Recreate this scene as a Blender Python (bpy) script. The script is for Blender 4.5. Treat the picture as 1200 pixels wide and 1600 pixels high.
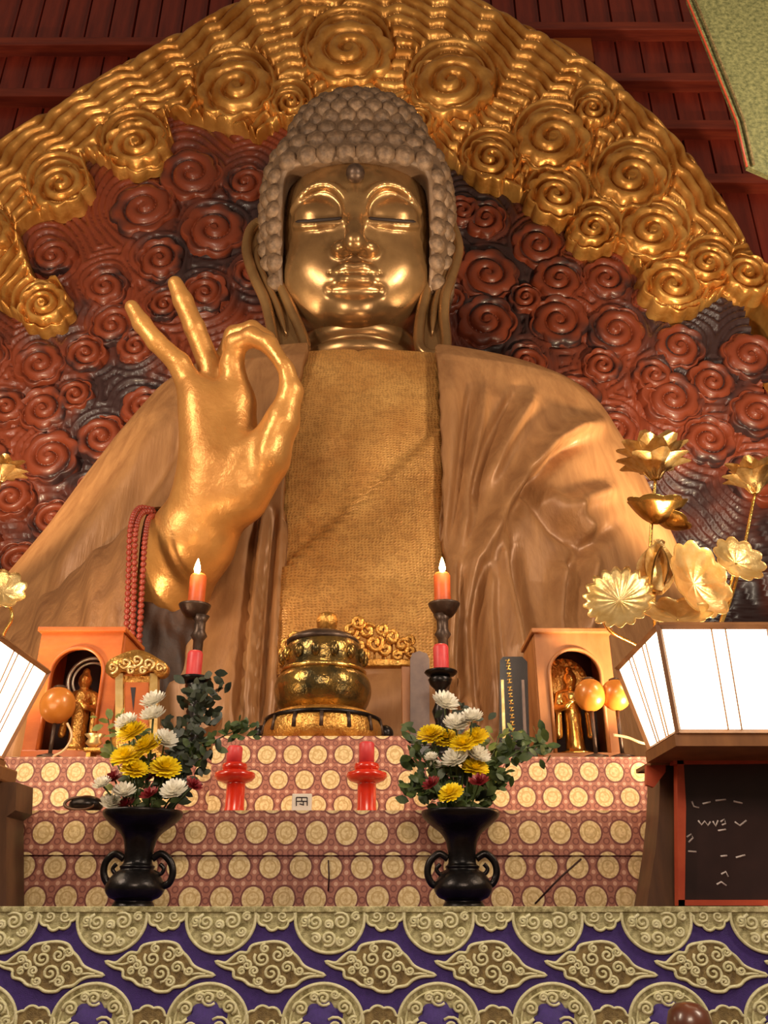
import bpy, bmesh, math, random
import numpy as np
from mathutils import Vector, Matrix

random.seed(7)
rng = np.random.default_rng(7)
scene = bpy.context.scene
for o in list(bpy.data.objects):
    bpy.data.objects.remove(o)
COL = scene.collection

# ------------------------------------------------------------------ camera
F_PX = 1350.0
PITCH = math.atan(627.0 / F_PX)
CX, CH = 0.37, 1.50                     # camera stands 0.37 m right of the altar axis, eye 1.5 m
cam_data = bpy.data.cameras.new('camera')
cam_data.sensor_fit = 'VERTICAL'
cam_data.sensor_height = 36.0
cam_data.lens = 36.0 * F_PX / 1600.0
cam_data.clip_end = 200
cam = bpy.data.objects.new('camera', cam_data)
COL.objects.link(cam)
cam.location = (CX, 0, CH)
cam.rotation_euler = (math.pi / 2 + PITCH, 0, 0)
scene.camera = cam

# ------------------------------------------------------------------ world, lamps, exposure
world = bpy.data.worlds.new('world')
scene.world = world
world.use_nodes = True
world.node_tree.nodes['Background'].inputs[0].default_value = (1.0, 0.72, 0.50, 1)
world.node_tree.nodes['Background'].inputs[1].default_value = 0.15
vs = scene.view_settings
vs.view_transform = 'Standard'
vs.look = 'None'
vs.gamma = 1.0
vs.use_curve_mapping = False
vs.exposure = 0.2


def area_light(name, loc, target, size, size_y, power, col):
    d = bpy.data.lights.new(name, 'AREA')
    d.shape = 'RECTANGLE'
    d.size, d.size_y = size, size_y
    d.energy = power
    d.color = col
    o = bpy.data.objects.new(name, d)
    COL.objects.link(o)
    o.location = loc
    o.rotation_euler = (Vector(target) - Vector(loc)).to_track_quat('-Z', 'Y').to_euler()
    return o


def spot_light(name, loc, target, power, angle, blend, radius, col):
    d = bpy.data.lights.new(name, 'SPOT')
    d.energy = power
    d.spot_size = math.radians(angle)
    d.spot_blend = blend
    d.shadow_soft_size = radius
    d.color = col
    o = bpy.data.objects.new(name, d)
    COL.objects.link(o)
    o.location = loc
    o.rotation_euler = (Vector(target) - Vector(loc)).to_track_quat('-Z', 'Y').to_euler()
    return o


area_light('hall_lamp', (-5.5, 1.0, 7.5), (-0.5, 9, 7.5), 0.8, 3.5, 420, (1, .84, .64))
area_light('hall_lamp', (6.0, 1.0, 7.5), (0.5, 9, 7.5), 0.8, 3.5, 460, (1, .84, .64))
area_light('front_fill', (0.5, -1.5, 4.5), (0, 5, 2.4), 2.0, 1.0, 125, (1, .82, .62))  # unseen frontal fill, added to brighten the altar
spot_light('altar_floodlight', (2.6, 4.6, 1.9), (-0.2, 9.3, 7.6), 640, 80, .6, .15, (1, .76, .48))
spot_light('altar_floodlight', (-2.9, 4.6, 1.9), (-0.6, 9.0, 6.6), 420, 80, .6, .15, (1, .76, .48))
spot_light('halo_floodlight', (4.6, 7.2, 4.0), (3.2, 11.6, 13.0), 1900, 95, .7, .2, (1, .80, .52))
spot_light('halo_floodlight', (-4.8, 7.2, 4.0), (-3.4, 11.6, 13.0), 1500, 95, .7, .2, (1, .80, .52))


# ------------------------------------------------------------------ geometry of the view (pixel at depth Y -> point of the place)
SP, CP = math.sin(PITCH), math.cos(PITCH)


def at(px, py, Y):
    u, v = (px - 600) / F_PX, (800 - py) / F_PX
    t = Y / (CP - v * SP)
    return Vector((CX + u * t, Y, CH + (SP + v * CP) * t))


def mpp(py, Y):
    """metres per pixel"""
    v = (800 - py) / F_PX
    return Y / (CP - v * SP) / F_PX


def proj(V):
    """numpy (n,3) -> px, py"""
    x, y, z = V[:, 0] - CX, V[:, 1], V[:, 2] - CH
    d = y * CP + z * SP
    w = -y * SP + z * CP
    return 600 + F_PX * x / d, 800 - F_PX * w / d


# ------------------------------------------------------------------ scene helpers
def org(o):
    v = Vector((0, 0, 0))
    while o is not None:
        v = v + o.location
        o = o.parent
    return v


def tag(o, label=None, cat=None, group=None, kind=None):
    if label: o['label'] = label
    if cat: o['category'] = cat
    if group: o['group'] = group
    if kind: o['kind'] = kind
    return o


def thing(name, label, cat, loc, group=None):
    o = bpy.data.objects.new(name, None)
    o.empty_display_size = .1
    COL.objects.link(o)
    o.location = loc
    return tag(o, label, cat, group)


def mesh_data(name, verts, faces, mat, smooth=True):
    me = bpy.data.meshes.new(name)
    if isinstance(verts, np.ndarray) and isinstance(faces, np.ndarray):
        nv, nf, k = len(verts), len(faces), faces.shape[1]
        me.vertices.add(nv)
        me.vertices.foreach_set('co', np.ascontiguousarray(verts, dtype=np.float32).ravel())
        me.loops.add(nf * k)
        me.loops.foreach_set('vertex_index', np.ascontiguousarray(faces, dtype=np.int32).ravel())
        me.polygons.add(nf)
        me.polygons.foreach_set('loop_start', np.arange(0, nf * k, k, dtype=np.int32))
        me.update(calc_edges=True)
    else:
        me.from_pydata([tuple(v) for v in verts], [], [tuple(f) for f in faces])
    me.validate()
    me.polygons.foreach_set('use_smooth', [smooth] * len(me.polygons))
    if mat is not None:
        me.materials.append(mat)
    me.update()
    return me


def link(name, me, parent=None, loc=(0, 0, 0)):
    o = bpy.data.objects.new(name, me)
    COL.objects.link(o)
    o.parent = parent
    o.location = loc
    return o


def put(name, me, parent, M):
    """shared mesh data placed with a world matrix under an unrotated parent"""
    o = bpy.data.objects.new(name, me)
    COL.objects.link(o)
    o.parent = parent
    b = org(parent) if parent else Vector((0, 0, 0))
    o.matrix_basis = Matrix.Translation(-b) @ M
    return o


class MB:
    """collects world-space geometry, builds one mesh object"""
    def __init__(s):
        s.v, s.f, s.n = [], [], 0

    def add(s, v, f):
        v = np.asarray([tuple(p) for p in v], dtype=float) if not isinstance(v, np.ndarray) else v
        s.v.append(v)
        s.f += [tuple(int(i) + s.n for i in q) for q in f]
        s.n += len(v)
        return s

    def build(s, name, mat, parent=None, smooth=True, base=None, recalc=True):
        V = np.concatenate(s.v)
        if parent is not None:
            b = np.array(org(parent)); loc = (0, 0, 0)
        else:
            if base is None:
                b = np.array([(V[:, 0].min() + V[:, 0].max()) / 2, (V[:, 1].min() + V[:, 1].max()) / 2, V[:, 2].min()])
            else:
                b = np.array(base)
            loc = tuple(b)
        me = bpy.data.meshes.new(name)
        me.from_pydata([tuple(p) for p in (V - b)], [], s.f)
        me.validate()
        if recalc:
            bm = bmesh.new(); bm.from_mesh(me)
            bmesh.ops.recalc_face_normals(bm, faces=bm.faces)
            bm.to_mesh(me); bm.free()
        me.polygons.foreach_set('use_smooth', [smooth] * len(me.polygons))
        if mat is not None: me.materials.append(mat)
        me.update()
        return link(name, me, parent, loc)


def g_box(x0, x1, y0, y1, z0, z1, bev=0.0):
    bm = bmesh.new()
    bmesh.ops.create_cube(bm, size=1)
    for v in bm.verts:
        v.co = Vector(((x0 + x1) / 2 + v.co.x * (x1 - x0), (y0 + y1) / 2 + v.co.y * (y1 - y0), (z0 + z1) / 2 + v.co.z * (z1 - z0)))
    if bev > 0:
        bmesh.ops.bevel(bm, geom=list(bm.edges), offset=bev, segments=2, affect='EDGES', profile=.5)
    bm.verts.index_update()
    r = [v.co.copy() for v in bm.verts], [[v.index for v in f.verts] for f in bm.faces]
    bm.free()
    return r


def g_lathe(prof, cx, cy, seg=32, sx=1, sy=1):
    """prof: (r, z) bottom to top or top to bottom"""
    V, Fc = [], []
    n = len(prof)
    for r, z in prof:
        for k in range(seg):
            a = 2 * math.pi * k / seg
            V.append((cx + sx * r * math.cos(a), cy + sy * r * math.sin(a), z))
    for i in range(n - 1):
        for k in range(seg):
            Fc.append((i * seg + k, i * seg + (k + 1) % seg, (i + 1) * seg + (k + 1) % seg, (i + 1) * seg + k))
    Fc.append(tuple(range(seg)))
    Fc.append(tuple((n - 1) * seg + k for k in range(seg)))
    return V, Fc


def g_tube(path, rad, seg=8, closed=False, flat=1.0, up=None):
    P = [Vector(p) for p in path]
    n = len(P)
    R = rad if hasattr(rad, '__len__') else [rad] * n
    V, Fc = [], []
    T = []
    for i in range(n):
        a = P[(i - 1) % n] if (closed or i > 0) else P[i]
        b = P[(i + 1) % n] if (closed or i < n - 1) else P[i]
        T.append((b - a).normalized())
    ref = Vector(up) if up else (Vector((0, 0, 1)) if abs(T[0].z) < .9 else Vector((1, 0, 0)))
    N = (ref - T[0] * ref.dot(T[0])).normalized()
    for i in range(n):
        N = (N - T[i] * N.dot(T[i]))
        N = N.normalized() if N.length > 1e-6 else T[i].orthogonal().normalized()
        B = T[i].cross(N)
        for k in range(seg):
            a = 2 * math.pi * k / seg
            V.append(P[i] + N * (R[i] * math.cos(a)) + B * (R[i] * flat * math.sin(a)))
    m = n if closed else n - 1
    for i in range(m):
        j = (i + 1) % n
        for k in range(seg):
            Fc.append((i * seg + k, i * seg + (k + 1) % seg, j * seg + (k + 1) % seg, j * seg + k))
    if not closed:
        Fc.append(tuple(range(seg)))
        Fc.append(tuple((n - 1) * seg + k for k in range(seg)))
    return V, Fc


def g_sphere(c, r, nu=16, nv=10):
    r = r if hasattr(r, '__len__') else (r, r, r)
    V = [(c[0], c[1], c[2] - r[2])]
    for i in range(1, nv):
        ph = -math.pi / 2 + math.pi * i / nv
        for k in range(nu):
            a = 2 * math.pi * k / nu
            V.append((c[0] + r[0] * math.cos(ph) * math.cos(a), c[1] + r[1] * math.cos(ph) * math.sin(a), c[2] + r[2] * math.sin(ph)))
    V.append((c[0], c[1], c[2] + r[2]))
    Fc = []
    for k in range(nu):
        Fc.append((0, 1 + (k + 1) % nu, 1 + k))
        Fc.append((len(V) - 1, 1 + (nv - 2) * nu + k, 1 + (nv - 2) * nu + (k + 1) % nu))
    for i in range(nv - 2):
        for k in range(nu):
            a = 1 + i * nu
            Fc.append((a + k, a + (k + 1) % nu, a + nu + (k + 1) % nu, a + nu + k))
    return V, Fc


def g_prism(front, back):
    """two matching outlines (lists of 3D points) -> closed slab"""
    n = len(front)
    V = list(front) + list(back)
    Fc = [tuple(range(n)), tuple(range(2 * n - 1, n - 1, -1))]
    for i in range(n):
        j = (i + 1) % n
        Fc.append((i, n + i, n + j, j))
    return V, Fc


def g_plate(pts, y, th):
    """outline in (x, z) at depth y, thickness th away from the viewer"""
    return g_prism([(x, y, z) for x, z in pts], [(x, y + th, z) for x, z in pts])


def grid_faces(nr, nc, wrap=False):
    i, j = np.meshgrid(np.arange(nr - 1), np.arange(nc if wrap else nc - 1), indexing='ij')
    j2 = (j + 1) % nc
    return np.stack([i * nc + j, i * nc + j2, (i + 1) * nc + j2, (i + 1) * nc + j], -1).reshape(-1, 4)


def spline(pts, n, closed=False):
    """Catmull-Rom through pts"""
    P = np.asarray([tuple(p) for p in pts], float)
    m = len(P)
    out = []
    segs = m if closed else m - 1
    for t in np.linspace(0, segs, n, endpoint=not closed):
        i = min(int(t), segs - 1)
        u = t - i
        if closed:
            a, b, c, d = P[(i - 1) % m], P[i % m], P[(i + 1) % m], P[(i + 2) % m]
        else:
            a, b, c, d = P[max(i - 1, 0)], P[i], P[i + 1], P[min(i + 2, m - 1)]
        out.append(.5 * (2 * b + (c - a) * u + (2 * a - 5 * b + 4 * c - d) * u * u + (3 * b - a - 3 * c + d) * u ** 3))
    return np.array(out)


# ------------------------------------------------------------------ signed-distance sculpting
def smin(a, b, k):
    h = np.clip(.5 + .5 * (b - a) / k, 0, 1)
    return b * (1 - h) + a * h - k * h * (1 - h)


def smax(a, b, k):
    return -smin(-a, -b, k)


class Grid:
    def __init__(s, lo, hi, h):
        s.lo, s.h = np.array(lo, float), h
        n = np.ceil((np.array(hi) - s.lo) / h).astype(int) + 1
        ax = [(s.lo[i] + h * np.arange(n[i])).astype(np.float32) for i in range(3)]
        s.X, s.Y, s.Z = np.meshgrid(*ax, indexing='ij', sparse=True)

    def ell(s, c, r, p=2.0):
        q = (np.abs((s.X - c[0]) / r[0]) ** p + np.abs((s.Y - c[1]) / r[1]) ** p + np.abs((s.Z - c[2]) / r[2]) ** p)
        return (q ** (1 / p) - 1) * min(r)

    def cap(s, a, b, ra, rb=None):
        rb = ra if rb is None else rb
        a, b = np.array(a, float), np.array(b, float)
        d = b - a
        L = max((d * d).sum(), 1e-9)
        t = np.clip(((s.X - a[0]) * d[0] + (s.Y - a[1]) * d[1] + (s.Z - a[2]) * d[2]) / L, 0, 1)
        dd = np.sqrt((s.X - a[0] - t * d[0]) ** 2 + (s.Y - a[1] - t * d[1]) ** 2 + (s.Z - a[2] - t * d[2]) ** 2)
        return dd - (ra + (rb - ra) * t)

    def chain(s, pts, rad, k):
        F = None
        for i in range(len(pts) - 1):
            g = s.cap(pts[i], pts[i + 1], rad[i], rad[i + 1])
            F = g if F is None else smin(F, g, k)
        return F

    def mesh(s, Fd):
        Fd = np.asarray(Fd, np.float32)
        ins = Fd < 0
        nx, ny, nz = Fd.shape
        c = (nx - 1, ny - 1, nz - 1)
        acc = np.zeros(c + (3,), np.float32)
        cnt = np.zeros(c, np.float32)
        corners = [(i, j, k) for i in (0, 1) for j in (0, 1) for k in (0, 1)]

        def sl(A, o):
            return A[o[0]:o[0] + c[0], o[1]:o[1] + c[1], o[2]:o[2] + c[2]]
        for a in corners:
            for axis in range(3):
                if a[axis]: continue
                b = list(a); b[axis] = 1
                fa, fb = sl(Fd, a), sl(Fd, b)
                m = sl(ins, a) != sl(ins, b)
                t = np.where(m, fa / np.where(m, fa - fb, 1), 0)
                for ax in range(3):
                    acc[..., ax] += m * (a[ax] + (t if ax == axis else 0))
                cnt += m
        act = cnt > 0
        idx = np.full(c, -1, np.int64)
        idx[act] = np.arange(act.sum())
        ijk = np.argwhere(act)
        V = s.lo + s.h * (ijk + acc[act] / cnt[act][:, None])
        quads = []
        for axis in range(3):
            u, w = (axis + 1) % 3, (axis + 2) % 3
            a = [slice(None)] * 3; b = [slice(None)] * 3
            a[axis], b[axis] = slice(0, -1), slice(1, None)
            m = ins[tuple(a)] != ins[tuple(b)]
            sgn = ins[tuple(a)]
            pos = np.argwhere(m)
            ok = (pos[:, u] > 0) & (pos[:, w] > 0) & (pos[:, u] < c[u]) & (pos[:, w] < c[w])
            pos = pos[ok]
            f = sgn[tuple(pos.T)]

            def cell(du, dw):
                q = pos.copy(); q[:, u] -= du; q[:, w] -= dw
                return idx[tuple(q.T)]
            Q = np.stack([cell(1, 1), cell(0, 1), cell(0, 0), cell(1, 0)], -1)
            Q[~f] = Q[~f][:, ::-1]
            quads.append(Q)
        return V, np.concatenate(quads)


def np_obj(name, V, Fq, mat, parent=None, smooth=True):
    if parent is not None:
        b = np.array(org(parent)); loc = (0, 0, 0)
    else:
        b = np.array([V[:, 0].mean(), V[:, 1].mean(), V[:, 2].min()]); loc = tuple(b)
    return link(name, mesh_data(name, V - b, Fq, mat, smooth), parent, loc)


# ------------------------------------------------------------------ materials
def lin(c):
    out = []
    for x in c[:3]:
        x /= 255.0
        out.append(x / 12.92 if x <= .04045 else ((x + .055) / 1.055) ** 2.4)
    return out + [1.0]


class E:
    """math-node expression"""
    def __init__(s, nt, sock):
        s.nt, s.s = nt, sock

    def op(s, name, *args, clamp=False):
        n = s.nt.nodes.new('ShaderNodeMath')
        n.operation = name
        n.use_clamp = clamp
        for i, a in enumerate((s,) + args):
            if isinstance(a, E): s.nt.links.new(a.s, n.inputs[i])
            else: n.inputs[i].default_value = a
        return E(s.nt, n.outputs[0])

    def __add__(s, o): return s.op('ADD', o)
    def __sub__(s, o): return s.op('SUBTRACT', o)
    def __mul__(s, o): return s.op('MULTIPLY', o)
    def __truediv__(s, o): return s.op('DIVIDE', o)
    def frac(s): return s.op('FRACT')
    def abs(s): return s.op('ABSOLUTE')
    def sqrt(s): return s.op('SQRT')
    def sin(s): return s.op('SINE')
    def lt(s, o): return s.op('LESS_THAN', o)
    def gt(s, o): return s.op('GREATER_THAN', o)
    def min(s, o): return s.op('MINIMUM', o)
    def max(s, o): return s.op('MAXIMUM', o)


def nodes_mat(name):
    m = bpy.data.materials.new(name)
    m.use_nodes = True
    nt = m.node_tree
    b = nt.nodes['Principled BSDF']
    return m, nt, b


def noise(nt, scale, detail=3, rough=.6, stretch=(1, 1, 1), coord='Object', dist=0.0):
    tc = nt.nodes.new('ShaderNodeTexCoord')
    mp = nt.nodes.new('ShaderNodeMapping')
    mp.inputs['Scale'].default_value = stretch
    nt.links.new(tc.outputs[coord], mp.inputs[0])
    n = nt.nodes.new('ShaderNodeTexNoise')
    n.inputs['Scale'].default_value = scale
    n.inputs['Detail'].default_value = detail
    n.inputs['Roughness'].default_value = rough
    n.inputs['Distortion'].default_value = dist
    nt.links.new(mp.outputs[0], n.inputs['Vector'])
    return n


def ramp(nt, sock, stops):
    r = nt.nodes.new('ShaderNodeValToRGB')
    el = r.color_ramp.elements
    while len(el) < len(stops): el.new(.5)
    for e, (p, c) in zip(el, stops):
        e.position = p
        e.color = c
    nt.links.new(sock, r.inputs[0])
    return r


def mix(nt, fac, a, b):
    m = nt.nodes.new('ShaderNodeMix')
    m.data_type = 'RGBA'
    for k, v in ((0, fac), (6, a), (7, b)):
        if hasattr(v, 'is_output') or isinstance(v, bpy.types.NodeSocket): nt.links.new(v, m.inputs[k])
        elif isinstance(v, E): nt.links.new(v.s, m.inputs[k])
        else: m.inputs[k].default_value = v
    return m.outputs[2]


def pbr(name, c1, c2=None, scale=4, rough=.5, metal=0.0, bump=0.0, bscale=30, stretch=(1, 1, 1), detail=4, coat=0.0,
        lo=.35, hi=.65, bstretch=None, rvar=0.0, spec=.5, dist=0.0):
    m, nt, b = nodes_mat(name)
    b.inputs['Roughness'].default_value = rough
    b.inputs['Metallic'].default_value = metal
    b.inputs['Coat Weight'].default_value = coat
    b.inputs['Coat Roughness'].default_value = .15
    b.inputs['Specular IOR Level'].default_value = spec
    if c2 is None:
        b.inputs['Base Color'].default_value = lin(c1)
    else:
        n = noise(nt, scale, detail, stretch=stretch, dist=dist)
        r = ramp(nt, n.outputs[0], [(lo, lin(c1)), (hi, lin(c2))])
        nt.links.new(r.outputs[0], b.inputs['Base Color'])
    if rvar:
        n = noise(nt, scale * 1.7, 3)
        mr = nt.nodes.new('ShaderNodeMapRange')
        mr.inputs[1].default_value, mr.inputs[2].default_value = .3, .7
        mr.inputs[3].default_value, mr.inputs[4].default_value = rough - rvar, rough + rvar
        nt.links.new(n.outputs[0], mr.inputs[0])
        nt.links.new(mr.outputs[0], b.inputs['Roughness'])
    if bump:
        n = noise(nt, bscale, 3, stretch=bstretch or stretch)
        bp = nt.nodes.new('ShaderNodeBump')
        bp.inputs['Strength'].default_value = bump
        bp.inputs['Distance'].default_value = .02
        nt.links.new(n.outputs[0], bp.inputs['Height'])
        nt.links.new(bp.outputs[0], b.inputs['Normal'])
    return m


def emit(name, c, strength):
    m, nt, b = nodes_mat(name)
    b.inputs['Base Color'].default_value = lin(c)
    b.inputs['Emission Color'].default_value = lin(c)
    b.inputs['Emission Strength'].default_value = strength
    return m


def brocade(name, pitch_x, pitch_z, rad, bg, bg2, disc, disc2, dark):
    """pink brocade: staggered cream roundels on a ground of little octagons"""
    m, nt, b = nodes_mat(name)
    tc = nt.nodes.new('ShaderNodeTexCoord')
    sp = nt.nodes.new('ShaderNodeSeparateXYZ')
    nt.links.new(tc.outputs['Object'], sp.inputs[0])
    # wobble so that the weave is not ruler-straight
    wn = noise(nt, 2.5, 2)
    w = (E(nt, wn.outputs[0]) - .5) * .02
    x = E(nt, sp.outputs[0]) + w
    z = E(nt, sp.outputs[2]) + E(nt, sp.outputs[1]) + w
    u, v = x / pitch_x, z / (2 * pitch_z)

    def dist(ou, ov, pu, pv):
        a = ((u + ou).frac() - .5) * pu
        c = ((v + ov).frac() - .5) * pv
        return (a * a + c * c).sqrt()
    d = dist(0, 0, pitch_x, 2 * pitch_z).min(dist(.5, .5, pitch_x, 2 * pitch_z))
    # small octagon lattice
    q = pitch_x / 3.0
    us, vs_ = x / q, z / q
    a = ((us).frac() - .5).abs()
    c = ((vs_).frac() - .5).abs()
    a2 = ((us + .5).frac() - .5).abs()
    c2 = ((vs_ + .5).frac() - .5).abs()
    e1 = (a * a + c * c).sqrt()
    e2 = (a2 * a2 + c2 * c2).sqrt()
    dots = e1.lt(.2)
    ring = (e2 - .27).abs().lt(.07)
    col = mix(nt, dots.op('MULTIPLY', .9), lin(bg), lin(bg2))
    col = mix(nt, ring.op('MULTIPLY', .75), col, lin(dark))
    n1 = noise(nt, 60, 2)
    dcol = ramp(nt, n1.outputs[0], [(.35, lin(disc2)), (.6, lin(disc))]).outputs[0]
    dcol = mix(nt, (d - rad * .55).abs().lt(rad * .07), dcol, lin(disc2))
    col = mix(nt, d.lt(rad * 1.16), col, lin(dark))
    col = mix(nt, d.lt(rad), col, dcol)
    nt.links.new(col, b.inputs['Base Color'])
    b.inputs['Roughness'].default_value = .55
    bp = nt.nodes.new('ShaderNodeBump')
    bp.inputs['Strength'].default_value = .25
    bp.inputs['Distance'].default_value = .004
    nn = noise(nt, 220, 2)
    nt.links.new(nn.outputs[0], bp.inputs['Height'])
    nt.links.new(bp.outputs[0], b.inputs['Normal'])
    return m


M = {}
M['gold_halo'] = pbr('gold_halo', (184, 120, 50), (226, 168, 90), 1.6, .33, .6, .2, 9, rvar=.06)
M['carved_wood'] = pbr('carved_wood', (56, 36, 36), (122, 54, 32), .32, .40, 0, .2, 8, coat=.12, lo=.45, hi=.56, spec=.4)  # broad orange patches paint lit areas into the brown wood
M['wall_plank'] = pbr('wall_plank', (104, 28, 20), (150, 52, 32), 1.2, .45, 0, .2, 5, stretch=(3, 3, .3), coat=.2)
M['beam_wood'] = pbr('beam_wood', (112, 38, 26), (156, 62, 38), 1.4, .45, 0, .2, 5, stretch=(.3, 3, 3))
M['lit_plank'] = pbr('lit_plank', (150, 72, 30), (170, 88, 40), 1, .5)
M['face'] = pbr('face', (142, 106, 68), (178, 136, 88), 1.3, .29, .75, .10, 6, rvar=.05, detail=5)
M['hand_gold'] = pbr('hand_gold', (188, 128, 66), (216, 156, 86), 1.6, .38, .5, .35, 14, rvar=.08)
M['hair'] = pbr('hair', (92, 70, 52), (126, 98, 74), 2.0, .55, .25, .25, 10)
M['robe'] = pbr('robe', (134, 90, 54), (168, 120, 76), 1.7, .44, .18, .28, 7, stretch=(3, 3, .28), rvar=.05, detail=7, lo=.30, hi=.68, dist=.6)
M['sleeve'] = pbr('sleeve', (124, 82, 50), (168, 118, 74), 1.8, .48, .15, .5, 7, stretch=(3, 3, .22), detail=7, lo=.30, hi=.68, dist=.6)
M['inner_cloth_and_shade'] = pbr('inner_cloth_and_shade', (52, 30, 20), (78, 48, 30), 2.5, .55, 0, .5, 8)
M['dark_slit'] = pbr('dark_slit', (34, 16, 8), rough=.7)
M['bead_red'] = pbr('bead_red', (132, 46, 36), (156, 66, 50), 30, .35, 0)
M['bronze_black'] = pbr('bronze_black', (26, 24, 26), (48, 42, 40), 8, .30, .75, .1, 40)
M['bronze'] = pbr('bronze', (66, 50, 42), (96, 74, 60), 10, .4, .6, .1, 40)
M['koro'] = pbr('koro', (84, 74, 48), (166, 126, 60), 7, .24, .8, .3, 24)
M['brass'] = pbr('brass', (200, 150, 70), (232, 190, 110), 9, .25, .95, .15, 30)
M['pale_gold'] = pbr('pale_gold', (216, 172, 100), (240, 208, 146), 9, .32, .75, .15, 30)
M['gilt'] = pbr('gilt', (190, 130, 56), (226, 172, 92), 12, .33, .8, .5, 40)
M['niche_orange'] = pbr('niche_orange', (176, 84, 30), (206, 110, 48), 5, .4, 0, .1, 30, stretch=(.5, 1, 1), coat=.2)
M['niche_brown'] = pbr('niche_brown', (160, 98, 52), (186, 124, 74), 5, .45, 0, .1, 30, stretch=(1, 1, .4))
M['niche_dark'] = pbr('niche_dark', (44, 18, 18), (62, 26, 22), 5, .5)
M['red_lacquer'] = pbr('red_lacquer', (206, 40, 18), (222, 56, 26), 5, .25, 0, coat=.5)
M['wax_red'] = pbr('wax_red', (206, 56, 62), (220, 70, 70), 12, .45)
M['wax_orange'] = pbr('wax_orange', (214, 88, 34), (228, 106, 48), 12, .45)
M['card'] = pbr('card', (236, 226, 214), rough=.5)
M['silver'] = pbr('silver', (226, 214, 190), (240, 232, 212), 20, .3, .5)
M['ink'] = pbr('ink', (46, 34, 40), rough=.6)
M['grey_slab'] = pbr('grey_slab', (104, 82, 76), (122, 98, 88), 12, .45)
M['black_lacquer'] = pbr('black_lacquer', (24, 15, 14), (38, 24, 20), 8, .22, 0, coat=.5)
M['lantern_wood'] = pbr('lantern_wood', (122, 76, 40), (150, 98, 54), 8, .5, stretch=(1, 1, .3))
M['stand_wood'] = pbr('stand_wood', (78, 50, 32), (106, 70, 44), 6, .45, stretch=(2, 2, .4))
M['red_frame'] = pbr('red_frame', (176, 66, 40), (196, 84, 50), 6, .4)
M['board_black'] = pbr('board_black', (44, 26, 26), (58, 36, 34), 4, .35)
M['chalk'] = pbr('chalk', (214, 200, 196), rough=.8)
M['amber'] = pbr('amber', (196, 112, 34), (214, 134, 52), 7, .35, .1, coat=.3)
M['yellow_petal'] = pbr('yellow_petal', (246, 214, 14), (254, 230, 40), 30, .5)
M['white_petal'] = pbr('white_petal', (236, 230, 214), (250, 246, 236), 30, .5)
M['red_petal'] = pbr('red_petal', (120, 22, 32), (150, 34, 44), 30, .5)
M['leaf'] = pbr('leaf', (44, 62, 30), (84, 100, 48), 18, .45)
M['leaf_dark'] = pbr('leaf_dark', (34, 42, 32), (58, 66, 44), 18, .45)
M['leaf_light'] = pbr('leaf_light', (104, 116, 50), (140, 144, 72), 18, .45)
M['stem'] = pbr('stem', (66, 84, 40), rough=.5)
M['purple'] = pbr('purple', (52, 28, 106), (64, 36, 122), 60, .6, 0, .3, 300)
M['thread'] = pbr('thread', (214, 208, 160), (236, 230, 192), 40, .5, .15, .4, 250)
M['thread_mid'] = pbr('thread_mid', (128, 118, 74), (214, 206, 158), 38, .5, .2, .4, 250)
M['thread_brown'] = pbr('thread_brown', (104, 84, 50), (160, 138, 90), 34, .5, .2, .4, 250)
M['floor'] = pbr('floor', (104, 66, 42), (130, 86, 56), 2, .35, stretch=(4, .4, 1))
M['banner'] = pbr('banner', (92, 94, 56), (150, 146, 94), 22, .55, .15, .4, 80)
M['mallet_wood'] = pbr('mallet_wood', (86, 44, 30), (110, 60, 40), 10, .3, coat=.4)
M['cord'] = pbr('cord', (226, 186, 140), rough=.5)
M['brocade'] = brocade('brocade', .143, .135, .050, (178, 114, 94), (226, 176, 150), (246, 220, 166), (214, 178, 118), (124, 66, 58))


def weave_mat():
    m, nt, b = nodes_mat('chest_weave')
    tc = nt.nodes.new('ShaderNodeTexCoord')
    sp = nt.nodes.new('ShaderNodeSeparateXYZ')
    nt.links.new(tc.outputs['Object'], sp.inputs[0])
    wn = noise(nt, 6, 3)
    w = (E(nt, wn.outputs[0]) - .5) * .10
    x = E(nt, sp.outputs[0]) + w
    z = E(nt, sp.outputs[2]) + w
    g = ((x * 175.0).sin() * .5 + .5) * ((z * 190.0).sin() * .5 + .5)
    n = noise(nt, 1.4, 4)
    base = ramp(nt, n.outputs[0], [(.35, lin((190, 132, 68))), (.65, lin((222, 168, 96)))]).outputs[0]
    n2 = noise(nt, 14, 4)
    dk = E(nt, n2.outputs[0]).gt(.54)
    col = mix(nt, (g.gt(.42) * .5), base, lin((150, 92, 38)))
    col = mix(nt, dk * .22, col, lin((112, 70, 34)))
    nt.links.new(col, b.inputs['Base Color'])
    b.inputs['Roughness'].default_value = .42
    b.inputs['Metallic'].default_value = .45
    bp = nt.nodes.new('ShaderNodeBump')
    bp.inputs['Strength'].default_value = .22
    bp.inputs['Distance'].default_value = .02
    nt.links.new((g + E(nt, n2.outputs[0]) * .8).s, bp.inputs['Height'])
    nt.links.new(bp.outputs[0], b.inputs['Normal'])
    return m


M['chest'] = weave_mat()
# ================================================================== the room
YW = 13.6


def structure(o, label=None):
    o['kind'] = 'structure'
    if label: o['label'] = label
    return o


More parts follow.
